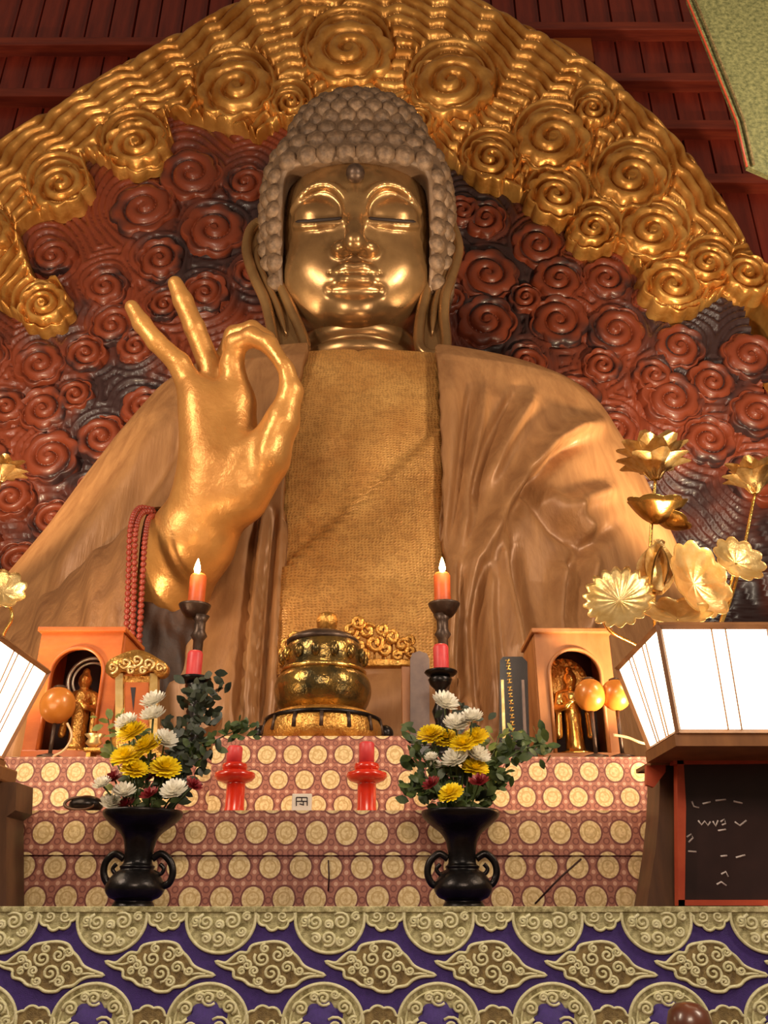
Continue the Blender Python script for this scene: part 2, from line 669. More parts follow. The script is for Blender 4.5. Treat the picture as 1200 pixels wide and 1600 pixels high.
structure(MB().add(*g_box(-14, 15, -6, 14.2, -.12, 0)).build('floor', M['floor'], smooth=False), 'wooden hall floor before the altar')
wall = MB().add(*g_box(-14, 15, YW + .1, YW + .4, 0, 24)).build('wall_back', M['wall_plank'], smooth=False)
structure(wall, 'dark red timber wall behind the great halo')
pw = .56
plank_me = []
for k in range(3):
    v, f = g_box(-pw / 2 + .02, pw / 2 - .02, -.03 - .01 * k, .12, 0, 15, .012)
    plank_me.append(mesh_data('plank', v, f, M['wall_plank'], False))
v, f = g_box(-pw / 2 + .02, pw / 2 - .02, -.05, .12, 0, .9, .012)
k = 0
x = -13.6
while x < 14.8:
    put('plank', plank_me[(k * 7) % 3], wall, Matrix.Translation((x, YW, 8.4)))
    x += pw
    k += 1
for py in (-75, 40, 66, 142, 122, 198, 230):
    pass
for (py, x0, x1) in ((66, -13.9, 1.0), (146, -13.9, 0.5), (222, -13.9, 0.0), (42, 1.0, 14.9), (122, 0.5, 14.9), (196, 0.0, 14.9), (280, 0.0, 14.9), (-50, -13.9, 14.9)):
    z = at(600, py, YW - .3).z
    MB().add(*g_box(x0, x1, YW - .34, YW, z - .13, z + .13, .02)).build('beam', M['beam_wood'], wall, False)
a, b2 = at(868, 96, YW - .1), at(922, 50, YW - .1)
MB().add(*g_box(a.x, b2.x, YW - .12, YW, a.z, b2.z, .02)).build('panel', M['lit_plank'], wall, False)  # a lit plank: its light is painted in as an orange plate
wall_parts = None

# hanging brocade banner, upper right
bn = thing('hanging_banner', 'green and gold brocade banner hanging at the upper right', 'banner', at(1180, 200, 6.2))
pts = [(1062, -80), (1075, 0), (1100, 60), (1130, 135), (1152, 190), (1168, 260), (1330, 330), (1330, -80)]
V = [at(x, y, 6.2) for x, y in pts]
mb = MB().add(*g_prism(V, [p + Vector((0, .05, 0)) for p in V]))
mb.build('cloth', M['banner'], bn, False)
MB().add(*g_tube([at(x + 10, y - 3, 6.17) for x, y in pts[:6]], .014, 6)).build('braid', M['thread_brown'], bn)
MB().add(*g_tube([at(x - 1, y, 6.18) for x, y in pts[:6]], .012, 6)).build('piping', M['red_frame'], bn)

# ================================================================== the great halo
YH = 11.6
halo = thing('great_halo', 'huge carved halo with gold cloud rim and brown wooden scrolls behind the statue', 'halo', (0, YH, 0))
RIM = [(-190, 700), (-170, 560), (-130, 420), (-75, 310), (0, 240), (90, 182), (190, 118), (300, 58), (400, 4), (480, -38), (565, -58),
       (640, -38), (720, 2), (810, 48), (900, 98), (985, 165), (1055, 232), (1110, 305), (1160, 390), (1200, 480), (1225, 580), (1240, 700)]
HC = (560.0, 560.0)
ra = np.array([math.atan2(HC[1] - y, x - HC[0]) for x, y in RIM])
ra = np.where(ra < -math.pi / 2, ra + 2 * math.pi, ra)
rr = np.array([math.hypot(x - HC[0], y - HC[1]) for x, y in RIM])
order = np.argsort(ra)
ra, rr = ra[order], rr[order]


def rim_r(th):
    return np.interp(th, ra, rr)


GOLD = [(-260, 720), (-260, 200), (0, -120), (565, -140), (1000, -60), (1300, 200), (1320, 720),      # outside (beyond the rim)
        (1215, 560), (1180, 470), (1135, 468), (1100, 492), (1052, 510), (1008, 494), (992, 445), (962, 402), (935, 402), (905, 402), (884, 382), (886, 357),
        (862, 356), (838, 350), (818, 330), (775, 310), (735, 300), (700, 272), (640, 215), (470, 195), (405, 238), (380, 222), (330, 210), (268, 196),
        (278, 232), (262, 262), (215, 286), (178, 276), (140, 262), (158, 312), (138, 338), (92, 348), (62, 362), (42, 380), (58, 428), (66, 450),
        (104, 452), (122, 486), (108, 518), (86, 532), (52, 522), (24, 505), (-20, 480), (-60, 500), (-130, 560)]


def poly_sdist(px, py, poly):
    """signed pixel distance, positive inside"""
    n = len(poly)
    d = np.full(px.shape, 1e9)
    inside = np.zeros(px.shape, bool)
    for i in range(n):
        x0, y0 = poly[i]; x1, y1 = poly[(i + 1) % n]
        ex, ey = x1 - x0, y1 - y0
        t = np.clip(((px - x0) * ex + (py - y0) * ey) / (ex * ex + ey * ey), 0, 1)
        d = np.minimum(d, np.hypot(px - x0 - t * ex, py - y0 - t * ey))
        c = ((y0 > py) != (y1 > py)) & (px < ex * (py - y0) / (ey if ey != 0 else 1e-9) + x0)
        inside ^= c
    return np.where(inside, d, -d)


GS = [(372, 150, 52, 1), (545, 92, 58, -1), (216, 238, 42, 1), (100, 302, 40, 1), (74, 488, 36, 1), (704, 142, 58, -1), (860, 230, 52, -1), (765, 262, 38, -1),
      (982, 290, 50, -1), (866, 318, 40, 1), (924, 370, 34, -1), (1015, 374, 46, -1), (1046, 458, 44, 1), (922, 185, 26, 1), (1100, 425, 34, -1),
      (455, 175, 26, 1), (650, 200, 26, -1), (1160, 440, 36, 1), (-20, 380, 40, 1)]
BS = [(300, 275, 44), (226, 328, 46), (336, 362, 44), (252, 408, 34), (166, 452, 32), (84, 405, 32), (322, 462, 34), (64, 572, 36), (136, 556, 30), (70, 642, 36),
      (80, 716, 44), (160, 686, 38), (226, 640, 34), (178, 512, 34), (84, 815, 34), (20, 780, 34), (150, 770, 30), (215, 545, 28), (12, 640, 30), (30, 880, 34),
      (385, 290, 30), (395, 430, 28), (260, 480, 26), (120, 620, 26), (-30, 720, 40), (-30, 560, 40), (-40, 850, 40), (100, 890, 34),
      (722, 335, 26), (758, 346, 30), (762, 432, 44), (840, 386, 38), (872, 440, 36), (946, 440, 34), (760, 505, 42), (872, 505, 42), (962, 520, 42), (1060, 545, 36),
      (900, 625, 36), (958, 672, 36), (1048, 625, 44), (1110, 600, 34), (1105, 690, 38), (1020, 590, 30), (940, 575, 28), (820, 570, 32), 
      (1170, 560, 40), (1180, 650, 40), (1180, 750, 42), (820, 470, 24),
      (1010, 470, 22), (700, 400, 26), (705, 470, 24)]


def nearest_scroll(px, py, S):
    best = np.full(px.shape, 1e9)
    for s in S:
        d = np.hypot(px - s[0], (py - s[1]) * 1.12) - s[2]
        best = np.minimum(best, d)
    return best


def ridge(ph):
    """rounded carved ridge profile 0..1 with narrow grooves"""
    return np.sqrt(np.abs(np.sin(ph)) + 1e-4)


# brown board
xs = np.arange(-8.2, 9.4, .036)
zs = np.arange(0.02, 19.2, .042)
ZZ, XX = np.meshgrid(zs, xs, indexing='ij')
P = np.stack([XX.ravel(), np.full(XX.size, YH), ZZ.ravel()], 1)
px, py = proj(P)
th = np.arctan2(HC[1] - py, px - HC[0])
th = np.where(th < -math.pi / 2, th + 2 * math.pi, th)
rad = np.hypot(px - HC[0], py - HC[1])
d = nearest_scroll(px, py, BS)
wob = 3 * np.sin(px / 17.0) + 3 * np.sin(py / 13.0 + px / 40.0)
h = .12 * ridge((d + wob) * math.pi / 12.0) + .05 * np.sin(px / 31.) * np.sin(py / 27.)
Pb = P.copy()
Pb[:, 1] = YH - h
inside = (rad < rim_r(th) - 40) | (py > 700)
inside &= (py > -60)
Fq = grid_faces(len(zs), len(xs))
Fq = Fq[inside[Fq].all(1)]
used = np.unique(Fq)
remap = np.full(len(Pb), -1); remap[used] = np.arange(len(used))
np_obj('backboard', Pb[used], remap[Fq], M['carved_wood'], halo)

# gold cloud rim (polar grid that follows the rim)
NT, NS = 1150, 200
tt = np.linspace(ra.min() + .02, ra.max() - .02, NT)
R0 = rim_r(tt)
ker = np.hanning(31); ker /= ker.sum()
R0 = np.convolve(np.pad(R0, 15, mode='edge'), ker, mode='valid')
ss = np.concatenate([[-1, -.5], np.linspace(0, 345, NS)])
SS, TT = np.meshgrid(ss, tt, indexing='ij')
S2 = np.maximum(SS, 0)
RR = np.broadcast_to(R0, SS.shape) - S2
px = HC[0] + RR * np.cos(TT); py = HC[1] - RR * np.sin(TT)
gd = poly_sdist(px, py, GOLD)
dn = nearest_scroll(px, py, GS)
dn = np.where(gd < 0, 50, dn)
wav = 4.2 * np.sin(TT * 44 + S2 / 60.0) + 1.6 * np.sin(TT * 91 + 1) + 9 * np.sin(TT * 11)
flow = ridge((S2 + wav) * math.pi / 16.5)
rings = ridge(dn * math.pi / 13.0)
wgt = 1 / (1 + np.exp((dn - 15) / 3.0))
rel = flow * (1 - wgt) + rings * wgt
lip = np.exp(-((gd - 5) / 4.5) ** 2)
edge = np.clip((gd + 1) / 6, 0, 1); edge = edge * edge * (3 - 2 * edge)
hh = edge * (.08 + .27 * rel + .09 * lip) - (1 - edge) * .45
rimround = np.sqrt(np.clip(S2 / 10, 0, 1))
hh = np.where(edge > .5, hh * (.35 + .65 * rimround), hh)
hh = np.where(SS < -.7, -.35, np.where(SS < 0, -.05, hh))
t = YH / (CP - (800 - py) / F_PX * SP)
Pg = np.stack([CX + (px - 600) / F_PX * t, YH - hh, CH + (SP + (800 - py) / F_PX * CP) * t], -1).reshape(-1, 3)
Fq = grid_faces(*SS.shape)
keep = (gd.ravel() > -14)[Fq].any(1)
Fq = Fq[keep][:, ::-1]
used = np.unique(Fq)
remap = np.full(len(Pg), -1); remap[used] = np.arange(len(used))
np_obj('cloud_rim', Pg[used], remap[Fq], M['gold_halo'], halo)


def scroll_mesh(name, mat, lobes, turns, hand):
    nr, nt_ = 46, 96
    r = np.linspace(0, 1.0, nr)[:, None]
    a = np.linspace(0, 2 * np.pi, nt_, endpoint=False)[None, :]
    sc_ = np.clip((r - .62) / .30, 0, 1); sc_ = sc_ * sc_ * (3 - 2 * sc_)
    out = 1 + (.15 * np.abs(np.sin(lobes * a / 2)) - .04) * sc_
    X = r * out * np.cos(a); Z = r * out * np.sin(a)
    ph = r * turns - hand * a / (2 * np.pi)
    s = np.abs(np.sin(np.pi * ph))
    hgt = .0 + .70 * np.sqrt(s) + .22 * (1 - r) + 0 * a
    hgt = np.where(r < .10, .80, hgt)
    e = np.clip((1 - r) / .1, 0, 1)
    hgt = hgt * np.sqrt(e) - (1 - np.sqrt(e)) * .35
    V = np.stack([X + 0 * a, -hgt, Z + 0 * a], -1).reshape(-1, 3)
    Fq = grid_faces(nr, nt_, True)
    return mesh_data(name, V, Fq, mat)


gs_me = {s: scroll_mesh('cloud_scroll', M['gold_halo'], 9, 2.7, s) for s in (1, -1)}
bs_me = {s: scroll_mesh('wood_scroll', M['carved_wood'], 7, 2.4, s) for s in (1, -1)}


def place_scroll(nm, me, x, y, r, depth, rot, dk):
    c = at(x, y, depth)
    rx = 1.08 * r * mpp(y, depth)
    rz = (at(x, y - r / 1.08, depth).z - at(x, y + r / 1.08, depth).z) / 2
    Mx = Matrix.Translation(c) @ Matrix.Diagonal((rx, dk, rz, 1)) @ Matrix.Rotation(rot, 4, 'Y')
    put(nm, me, halo, Mx)


for i, (x, y, r, s) in enumerate(GS):
    place_scroll('cloud_scroll', gs_me[s], x, y, r, YH - .20, random.uniform(0, 6), .34)
for i, (x, y, r) in enumerate(BS):
    place_scroll('wood_scroll', bs_me[1 if random.random() < .5 else -1], x, y, r, YH - .07, random.uniform(0, 6), .17)

# ================================================================== the great Buddha statue
bud = thing('great_buddha_statue', 'giant gilded seated Buddha statue with raised hand and brown robes', 'statue', (0, 9.6, 0))

# ---- head (sculpted in its own frame: x right, -y front, z up)
TILT = math.radians(18)
RX = np.array(Matrix.Rotation(TILT, 3, 'X'))
anchor = np.array(at(555, 380, 8.75))
HO = anchor - RX @ np.array([0, -1.0, 0.0])


def head_w(V):
    return np.asarray(V) @ RX.T + HO


g = Grid((-1.30, -1.50, -1.45), (1.30, 1.2, 1.95), .0235)
Fd = g.ell((0, .0, .02), (1.05, .98, 1.20), 2.6)
Fd = smin(Fd, g.ell((0, .05, .65), (1.10, 1.08, 1.15)), .2)
Fd = smin(Fd, g.ell((0, -.54, -.76), (.62, .36, .38)), .25)           # jaw front
for s in (-1, 1):
    Fd = smin(Fd, g.ell((s * .52, -.60, -.30), (.40, .34, .42)), .22)       # cheek
Fd = smin(Fd, g.ell((0, -.82, -.44), (.42, .22, .34)), .18)                # muzzle
Fd = smin(Fd, g.ell((0, -.86, -.87), (.30, .20, .20)), .14)                # chin ball
# eye hollows, lids
for s in (-1, 1):
    Fd = smax(Fd, -g.ell((s * .46, -1.10, .46), (.40, .19, .26)), .14)
    Fd = smin(Fd, g.ell((s * .47, -.78, .46), (.36, .215, .25)), .05)
    # brow arcs running into the nose
    br = [(s * .10, -1.03, .40), (s * .15, -1.03, .62), (s * .30, -1.035, .77), (s * .50, -1.00, .80), (s * .70, -.90, .73), (s * .86, -.74, .57)]
    brs = spline(br, 16)
    Fd = smin(Fd, g.chain(brs, list(np.linspace(.046, .046, 12)) + [.044, .04, .036, .03], .02), .08)
    # lower lid roll
    ll = [(s * .14, -.975, .31), (s * .30, -.985, .285), (s * .50, -.97, .275), (s * .70, -.90, .295), (s * .82, -.81, .33)]
    Fd = smin(Fd, g.chain(ll, [.02, .035, .04, .035, .02], .02), .09)
# nose
Fd = smin(Fd, g.chain([(0, -.98, .62), (0, -1.05, .40), (0, -1.18, .10), (0, -1.26, -.09)], [.09, .095, .115, .145], .06), .10)
for s in (-1, 1):
    Fd = smin(Fd, g.ell((s * .18, -1.07, -.11), (.125, .15, .105)), .07)
    Fd = smax(Fd, -g.ell((s * .10, -1.16, -.225), (.05, .07, .055)), .03)
# philtrum, lips
Fd = smax(Fd, -g.cap((0, -1.09, -.225), (0, -1.085, -.31), .025, .035), .06)
ul = spline([(-.37, -.90, -.400), (-.23, -1.02, -.385), (-.10, -1.085, -.355), (0, -1.09, -.375), (.10, -1.085, -.355), (.23, -1.02, -.385), (.37, -.90, -.400)], 13)
Fd = smin(Fd, g.chain(ul, [.015, .03, .045, .058, .066, .066, .062, .066, .066, .058, .045, .03, .015], .03), .04)
lo_ = spline([(-.30, -.92, -.47), (-.15, -1.03, -.515), (0, -1.06, -.53), (.15, -1.03, -.515), (.30, -.92, -.47)], 9)
Fd = smin(Fd, g.chain(lo_, [.02, .05, .075, .088, .09, .088, .075, .05, .02], .03), .04)
Fd = smax(Fd, -g.chain(spline([(-.38, -.96, -.415), (-.2, -1.09, -.442), (0, -1.14, -.448), (.2, -1.09, -.442), (.38, -.96, -.415)], 9), [.013] * 9, .01), .02)
Fd = smax(Fd, -g.chain(spline([(-.30, -.97, -.63), (-.15, -1.05, -.665), (0, -1.08, -.675), (.15, -1.05, -.665), (.30, -.97, -.63)], 9), [.02, .025, .03, .035, .04, .035, .03, .025, .02], .02), .12)
# eye slits
for s in (-1, 1):
    sl_ = [(s * .15, -1.035, .345), (s * .30, -1.045, .322), (s * .48, -1.03, .315), (s * .66, -.975, .328), (s * .82, -.88, .36)]
    Fd = smax(Fd, -g.chain(sl_, [.012, .03, .034, .028, .012], .01), .02)
V, Fq = g.mesh(Fd)
head = np_obj('head', head_w(V), Fq, M['face'], bud)
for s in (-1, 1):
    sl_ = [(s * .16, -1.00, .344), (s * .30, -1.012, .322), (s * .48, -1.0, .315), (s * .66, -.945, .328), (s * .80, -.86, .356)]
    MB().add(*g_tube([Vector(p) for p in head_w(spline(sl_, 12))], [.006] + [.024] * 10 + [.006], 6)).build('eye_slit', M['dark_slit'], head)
u = head_w([(0, -1.07, .93)])[0]
MB().add(*g_sphere(u, .125, 20, 14)).build('forehead_jewel', M['bronze'], head)

# ---- hair cap with curls
HR = (1.35, 1.29, 1.60)
HCn = (0, .25, .50)
g = Grid((-1.5, -1.4, -.9), (1.5, 1.7, 2.9), .04)
Fd = g.ell(HCn, HR, 3.0)
Fd = smin(Fd, g.ell((0, .06, 1.98), (.98, .86, .62)), .12)
op = smax(np.abs(g.X) + 0 * g.Y + 0 * g.Z - (.99 - .06 * (g.Z - .2) ** 2), g.Z - (1.15 - .05 * g.X ** 2) + 0 * g.X, .15)
op = np.maximum(op, g.Y - .10)
Fd = smax(Fd, -op, .05)
Fd = smax(Fd, -(g.Z + .55 + 0 * g.X), .05)
V, Fq = g.mesh(Fd)
hair = np_obj('hair', head_w(V), Fq, M['hair'], bud)

nu, nv = 14, 7
Vc, Fc = [(0, 0, .62)], []
for i in range(1, nv):
    r_ = i / (nv - 1)
    for k in range(nu):
        a = 2 * math.pi * k / nu
        ph = r_ * 1.8 - a / (2 * math.pi)
        hz = math.sqrt(max(0, 1 - r_ * r_)) * .62 + .10 * math.sqrt(abs(math.sin(math.pi * ph))) * (1 - r_ ** 4) - .1 * r_
        Vc.append((r_ * math.cos(a), r_ * math.sin(a), hz))
for k in range(nu):
    Fc.append((0, 1 + k, 1 + (k + 1) % nu))
for i in range(nv - 2):
    for k in range(nu):
        a = 1 + i * nu
        Fc.append((a + k, a + nu + k, a + nu + (k + 1) % nu, a + (k + 1) % nu))
curl_me = mesh_data('hair_curl', Vc, Fc, M['hair'])


def curls_on(c, r, p, zlist, size, test):
    n = 0
    for i, z in enumerate(zlist):
        q = (z - c[2]) / r[2]
        if abs(q) >= .985: continue
        k = (1 - abs(q) ** p) ** (1 / p)
        fa = np.linspace(0, 2 * math.pi, 721) - math.pi / 2
        fs = (np.abs(np.cos(fa)) ** p + np.abs(np.sin(fa)) ** p) ** (-1 / p) * k
        fx, fy = r[0] * fs * np.cos(fa), r[1] * fs * np.sin(fa)
        al = np.r_[0, np.cumsum(np.hypot(np.diff(fx), np.diff(fy)))]
        per = al[-1]
        m = max(3, int(per / (size * 1.8)))
        for j in range(m):
            a = float(np.interp((j + .5 * (i % 2)) / m * per, al, fa))
            ca, sa = math.cos(a), math.sin(a)
            s = (abs(ca) ** p + abs(sa) ** p) ** (-1 / p)
            pt = Vector((c[0] + r[0] * k * s * ca, c[1] + r[1] * k * s * sa, z))
            if not test(pt): continue
            e = Vector((pt.x - c[0], pt.y - c[1], pt.z - c[2]))
            nrm = Vector([math.copysign(abs(e[t] / r[t]) ** (p - 1) / r[t], e[t]) for t in range(3)]).normalized()
            Rm = nrm.to_track_quat('Z', 'Y').to_matrix().to_4x4()
            Mh = Matrix.Translation(HO) @ Matrix.Rotation(TILT, 4, 'X') @ Matrix.Translation(pt - nrm * .02) @ Rm @ Matrix.Rotation(random.uniform(0, 6), 4, 'Z') @ Matrix.Scale(size, 4)
            put('hair_curl', curl_me, hair, Mh)
            n += 1
    return n


zl = [-.30 + .2285 * i for i in range(11)]
n1 = curls_on(HCn, HR, 3.0, zl, .145, lambda q: not (abs(q.x) < 1.20 and q.z < 1.41 - .05 * q.x ** 2 and q.y < .1) and q.y < .95
              and not ((q.x / .96) ** 2 + ((q.y - .06) / .84) ** 2 < 1 and q.z > 1.75))
n2 = curls_on((0, .06, 1.98), (.98, .86, .62), 2.0, [1.74, 1.91, 2.08, 2.25, 2.40, 2.51, 2.57], .132, lambda q: q.y < .8)
def curl_at(pt, nrm, size):
    Rm = Vector(nrm).normalized().to_track_quat('Z', 'Y').to_matrix().to_4x4()
    put('hair_curl', curl_me, hair, Matrix.Translation(HO) @ Matrix.Rotation(TILT, 4, 'X') @ Matrix.Translation(pt) @ Rm @ Matrix.Rotation(random.uniform(0, 6), 4, 'Z') @ Matrix.Scale(size, 4))


# the row of curls that frames the face
for k in range(8):
    x = -.91 + .26 * k
    z = 1.27 - .05 * x * x
    y = HCn[1] - HR[1] * (1 - abs(x / HR[0]) ** 3 - abs((z - HCn[2]) / HR[2]) ** 3) ** (1 / 3.0)
    curl_at(Vector((x, y, z)), (x * .45, -1, .05), .15)
for s in (-1, 1):
    for k in range(7):
        z = 1.06 - .24 * k
        x = 1.10 + .015 * math.sin(k)
        y = HCn[1] - HR[1] * (1 - abs(x / HR[0]) ** 3 - abs((z - HCn[2]) / HR[2]) ** 3) ** (1 / 3.0)
        curl_at(Vector((s * x, y, z)), (s * .6, -.8, 0), .135)
print('curls', n1, n2)

# ---- ears
for s, out, inn in ((-1, [(420, 352), (404, 340), (390, 352), (384, 378), (388, 402), (398, 430), (412, 460), (420, 490), (426, 520), (432, 540), (450, 549), (470, 545), (476, 532), (468, 508), (456, 480), (444, 452), (432, 425), (424, 400)], None),
                    (1, [(684, 352), (698, 340), (710, 352), (717, 378), (713, 402), (704, 430), (696, 455), (694, 485), (697, 515), (697, 535), (688, 546), (670, 547), (657, 536), (655, 512), (658, 485), (664, 455), (670, 425), (676, 400)], None)):
    yt, yb = 9.22, 9.10
    loop = spline([tuple(at(x, y, yt + (yb - yt) * (y - 340) / 205.0)) for x, y in out], 60, True)
    lp = [Vector(p) for p in loop]
    c = sum(lp, Vector()) / len(lp)
    mb = MB()
    n = len(lp)
    rings = []
    for q, dy in ((1, .10), (.86, .12), (.55, .17), (.2, .19)):
        rings.append([c + (p - c) * q + Vector((0, dy, 0)) if q < 1 else p + Vector((0, dy, 0)) for p in lp])
    V = [p for r in rings for p in r] + [p + Vector((0, .30, 0)) for p in lp]
    Fq = []
    for i in range(3):
        for k2 in range(n):
            Fq.append((i * n + k2, i * n + (k2 + 1) % n, (i + 1) * n + (k2 + 1) % n, (i + 1) * n + k2))
    Fq.append(tuple(3 * n + k2 for k2 in range(n)))
    for k2 in range(n):
        Fq.append((k2, 4 * n + k2, 4 * n + (k2 + 1) % n, (k2 + 1) % n))
    Fq.append(tuple(4 * n + k2 for k2 in range(n)))
    ear = mb.add(V, Fq).build('ear', M['face'], bud)
    MB().add(*g_tube([p + Vector((0, .10, 0)) for p in lp], .075, 10, True)).build('ear_rim', M['face'], ear)
    cen = [((520 - 0), 0)]
    mid = [(out[1][0] + s * 0, 372), (out[3][0] - s * 14, 400), (out[5][0] - s * 16, 440), (out[7][0] - s * 16, 480)]
    mid = [(402, 372), (400, 396), (414, 430), (432, 470), (446, 515)] if s < 0 else [(699, 372), (701, 396), (692, 430), (680, 470), (676, 515)]
    MB().add(*g_tube([Vector(p) + Vector((0, .12, 0)) for p in spline([tuple(at(x, y, yt + (yb - yt) * (y - 340) / 205.0)) for x, y in mid], 20)],
                     [.01, .03] + [.05] * 14 + [.045, .035, .02, .008], 8)).build('ear_fold', M['face'], ear)

# ---- neck with creases
nc = at(560, 530, 9.55)
prof = []
for hw, y in ((124, 625), (118, 596), (108, 586), (98, 579), (93, 573), (101, 565), (103, 556), (96, 548), (86, 543), (95, 534), (97, 524), (92, 514), (86, 508), (88, 490), (86, 450)):
    prof.append((hw * mpp(y, 9.55), at(560, y, 9.55).z))
pr = spline([(r, z, 0) for r, z in prof], 60)
MB().add(*g_lathe([(p[0], p[1]) for p in pr], nc.x, nc.y + .42, 64, 1, .9)).build('neck', M['face'], bud)

# ---- body loft
YB = 9.9
RO = [(640, 596), (680, 602), (760, 608), (820, 613), (862, 622), (898, 640), (922, 664), (950, 712), (980, 768), (1004, 820), (1030, 880), (1046, 960), (1056, 1050), (1066, 1140), (1090, 1300)]
LO = [(480, 596), (440, 602), (370, 606), (325, 610), (288, 618), (262, 642), (235, 676), (200, 722), (150, 790), (100, 862), (50, 925), (0, 985), (-60, 1060), (-110, 1150), (-170, 1300)]


def outline(pl):
    P = [at(x, y, YB) for x, y in pl]
    z = np.array([p.z for p in P])[::-1]; x = np.array([p.x for p in P])[::-1]
    return z, x


zr, xr = outline(RO); zl_, xl = outline(LO)
ztop = min(zr[-1], zl_[-1])
zbot = max(zr[0], zl_[0])
NR = 330
zrow = np.linspace(ztop, zbot, NR)


def smooth1(a, k=9):
    ke = np.hanning(k + 2)[1:-1]; ke /= ke.sum()
    return np.convolve(np.pad(a, k // 2, mode='edge'), ke, mode='valid')


XR, XL = smooth1(np.interp(zrow, zr, xr)), smooth1(np.interp(zrow, zl_, xl))
zk = [at(560, y, YB).z for y in (596, 604, 615, 650, 720, 850, 1000, 1150, 1300)][::-1]
bk = [.62, .85, 1.02, 1.27, 1.5, 1.72, 2.0, 2.4, 2.6][::-1]
BB = np.interp(zrow, zk, bk)
XCn = smooth1(np.interp(zrow, [zk[0], zk[-1]], [-.02, .12]))


def body_pts(TH, grow):
    """TH (NR, n) angles, 0 = viewer right, 90 = front"""
    c, s = np.cos(TH), np.sin(TH)
    hw = np.where(c > 0, (XR - XCn)[:, None], (XCn - XL)[:, None]) + grow
    X = XCn[:, None] + hw * np.sign(c) * np.abs(c) ** .88
    Y = YB - (np.where(s > 0, BB[:, None], np.minimum(BB[:, None], 1.2)) + grow) * np.sign(s) * np.abs(s) ** .88
    Z = np.broadcast_to(zrow[:, None], X.shape)
    return np.stack([X, Y, Z], -1)


def fold_disp(V, folds):
    px, py = proj(V)
    out = np.zeros(len(V))
    for amp, w, pl in folds:
        d = np.full(len(V), 1e9)
        tl = np.zeros(len(V))
        n = len(pl) - 1
        for i in range(n):
            x0, y0 = pl[i]; x1, y1 = pl[i + 1]
            ex, ey = x1 - x0, y1 - y0
            t = np.clip(((px - x0) * ex + (py - y0) * ey) / (ex * ex + ey * ey), 0, 1)
            dd = np.hypot(px - x0 - t * ex, py - y0 - t * ey)
            tl = np.where(dd < d, (i + t) / n, tl)
            d = np.minimum(d, dd)
        fade = np.sqrt(np.clip(np.minimum(tl, 1 - tl) * 6 + .15, 0, 1))
        out += amp * np.exp(-(d / w) ** 2) * fade
    return out


# chest: bare breast and the under-garment with its diagonal hem
TH = np.broadcast_to(np.linspace(0, 2 * np.pi, 360, endpoint=False)[None, :], (NR, 360))
V = body_pts(TH, -.03).reshape(-1, 3)
px, py = proj(V)
front = V[:, 1] < YB
sd = (py - 672) - (690 - px) * (228 / 260.0)          # below the diagonal hem
V[:, 1] -= np.where(front, .13 * np.clip(sd / 4.0, 0, 1) , 0)
V[:, 1] -= np.where(front, .10 * np.exp(-((px - 560) / 90.) ** 2 - ((py - 660) / 90.) ** 2), 0)
V[:, 1] += np.where(front, .05 * np.exp(-((px - 562) / 6.) ** 2) * np.clip((640 - py) / 40, 0, 1), 0)
exr = np.interp(py, [550, 700, 850, 1020, 1300], [682, 686, 690, 693, 700])
exl = np.interp(py, [550, 650, 750, 900, 1020, 1300], [474, 454, 443, 436, 432, 428])
away = np.clip(np.maximum(px - exr, exl - px) / 20.0 - .3, 0, 1)
away = np.where(front, away, 1) * .4
rl = np.hypot(V[:, 0] - .1, V[:, 1] - YB) + 1e-6
sc = np.clip(1 - away / rl, .3, 1)
V[:, 0] = .1 + (V[:, 0] - .1) * sc
V[:, 1] = YB + (V[:, 1] - YB) * sc
np_obj('chest', V, grid_faces(NR, 360, True), M['chest'], bud)

# robe: opens at the front along two long edges
EDR = [(676, 520), (682, 560), (686, 700), (690, 850), (693, 1020), (700, 1300)]
EDL = [(488, 520), (474, 560), (454, 650), (443, 750), (436, 900), (432, 1020), (428, 1300)]
GROW = .16
ths = np.radians(np.linspace(8, 172, 400))
B = body_pts(np.broadcast_to(ths, (NR, 400)), GROW)
pxb, pyb = proj(B.reshape(-1, 3))
pxb, pyb = pxb.reshape(NR, 400), pyb.reshape(NR, 400)
er = np.interp(pyb, [p[1] for p in EDR], [p[0] for p in EDR])
el = np.interp(pyb, [p[1] for p in EDL], [p[0] for p in EDL])
thr = np.array([ths[np.argmin(np.abs(pxb[i] - er[i]))] for i in range(NR)])
thl = np.array([ths[np.argmin(np.abs(pxb[i] - el[i]))] for i in range(NR)])
thr, thl = smooth1(thr, 15), smooth1(thl, 15)
NC = 520
uu = np.linspace(0, 1, NC)
w = .5 - .5 * np.cos(np.pi * uu)
TH = thl[:, None] + (2 * np.pi + thr - thl)[:, None] * (uu * .5 + w * .5)[None, :]
V = body_pts(TH, GROW).reshape(-1, 3)
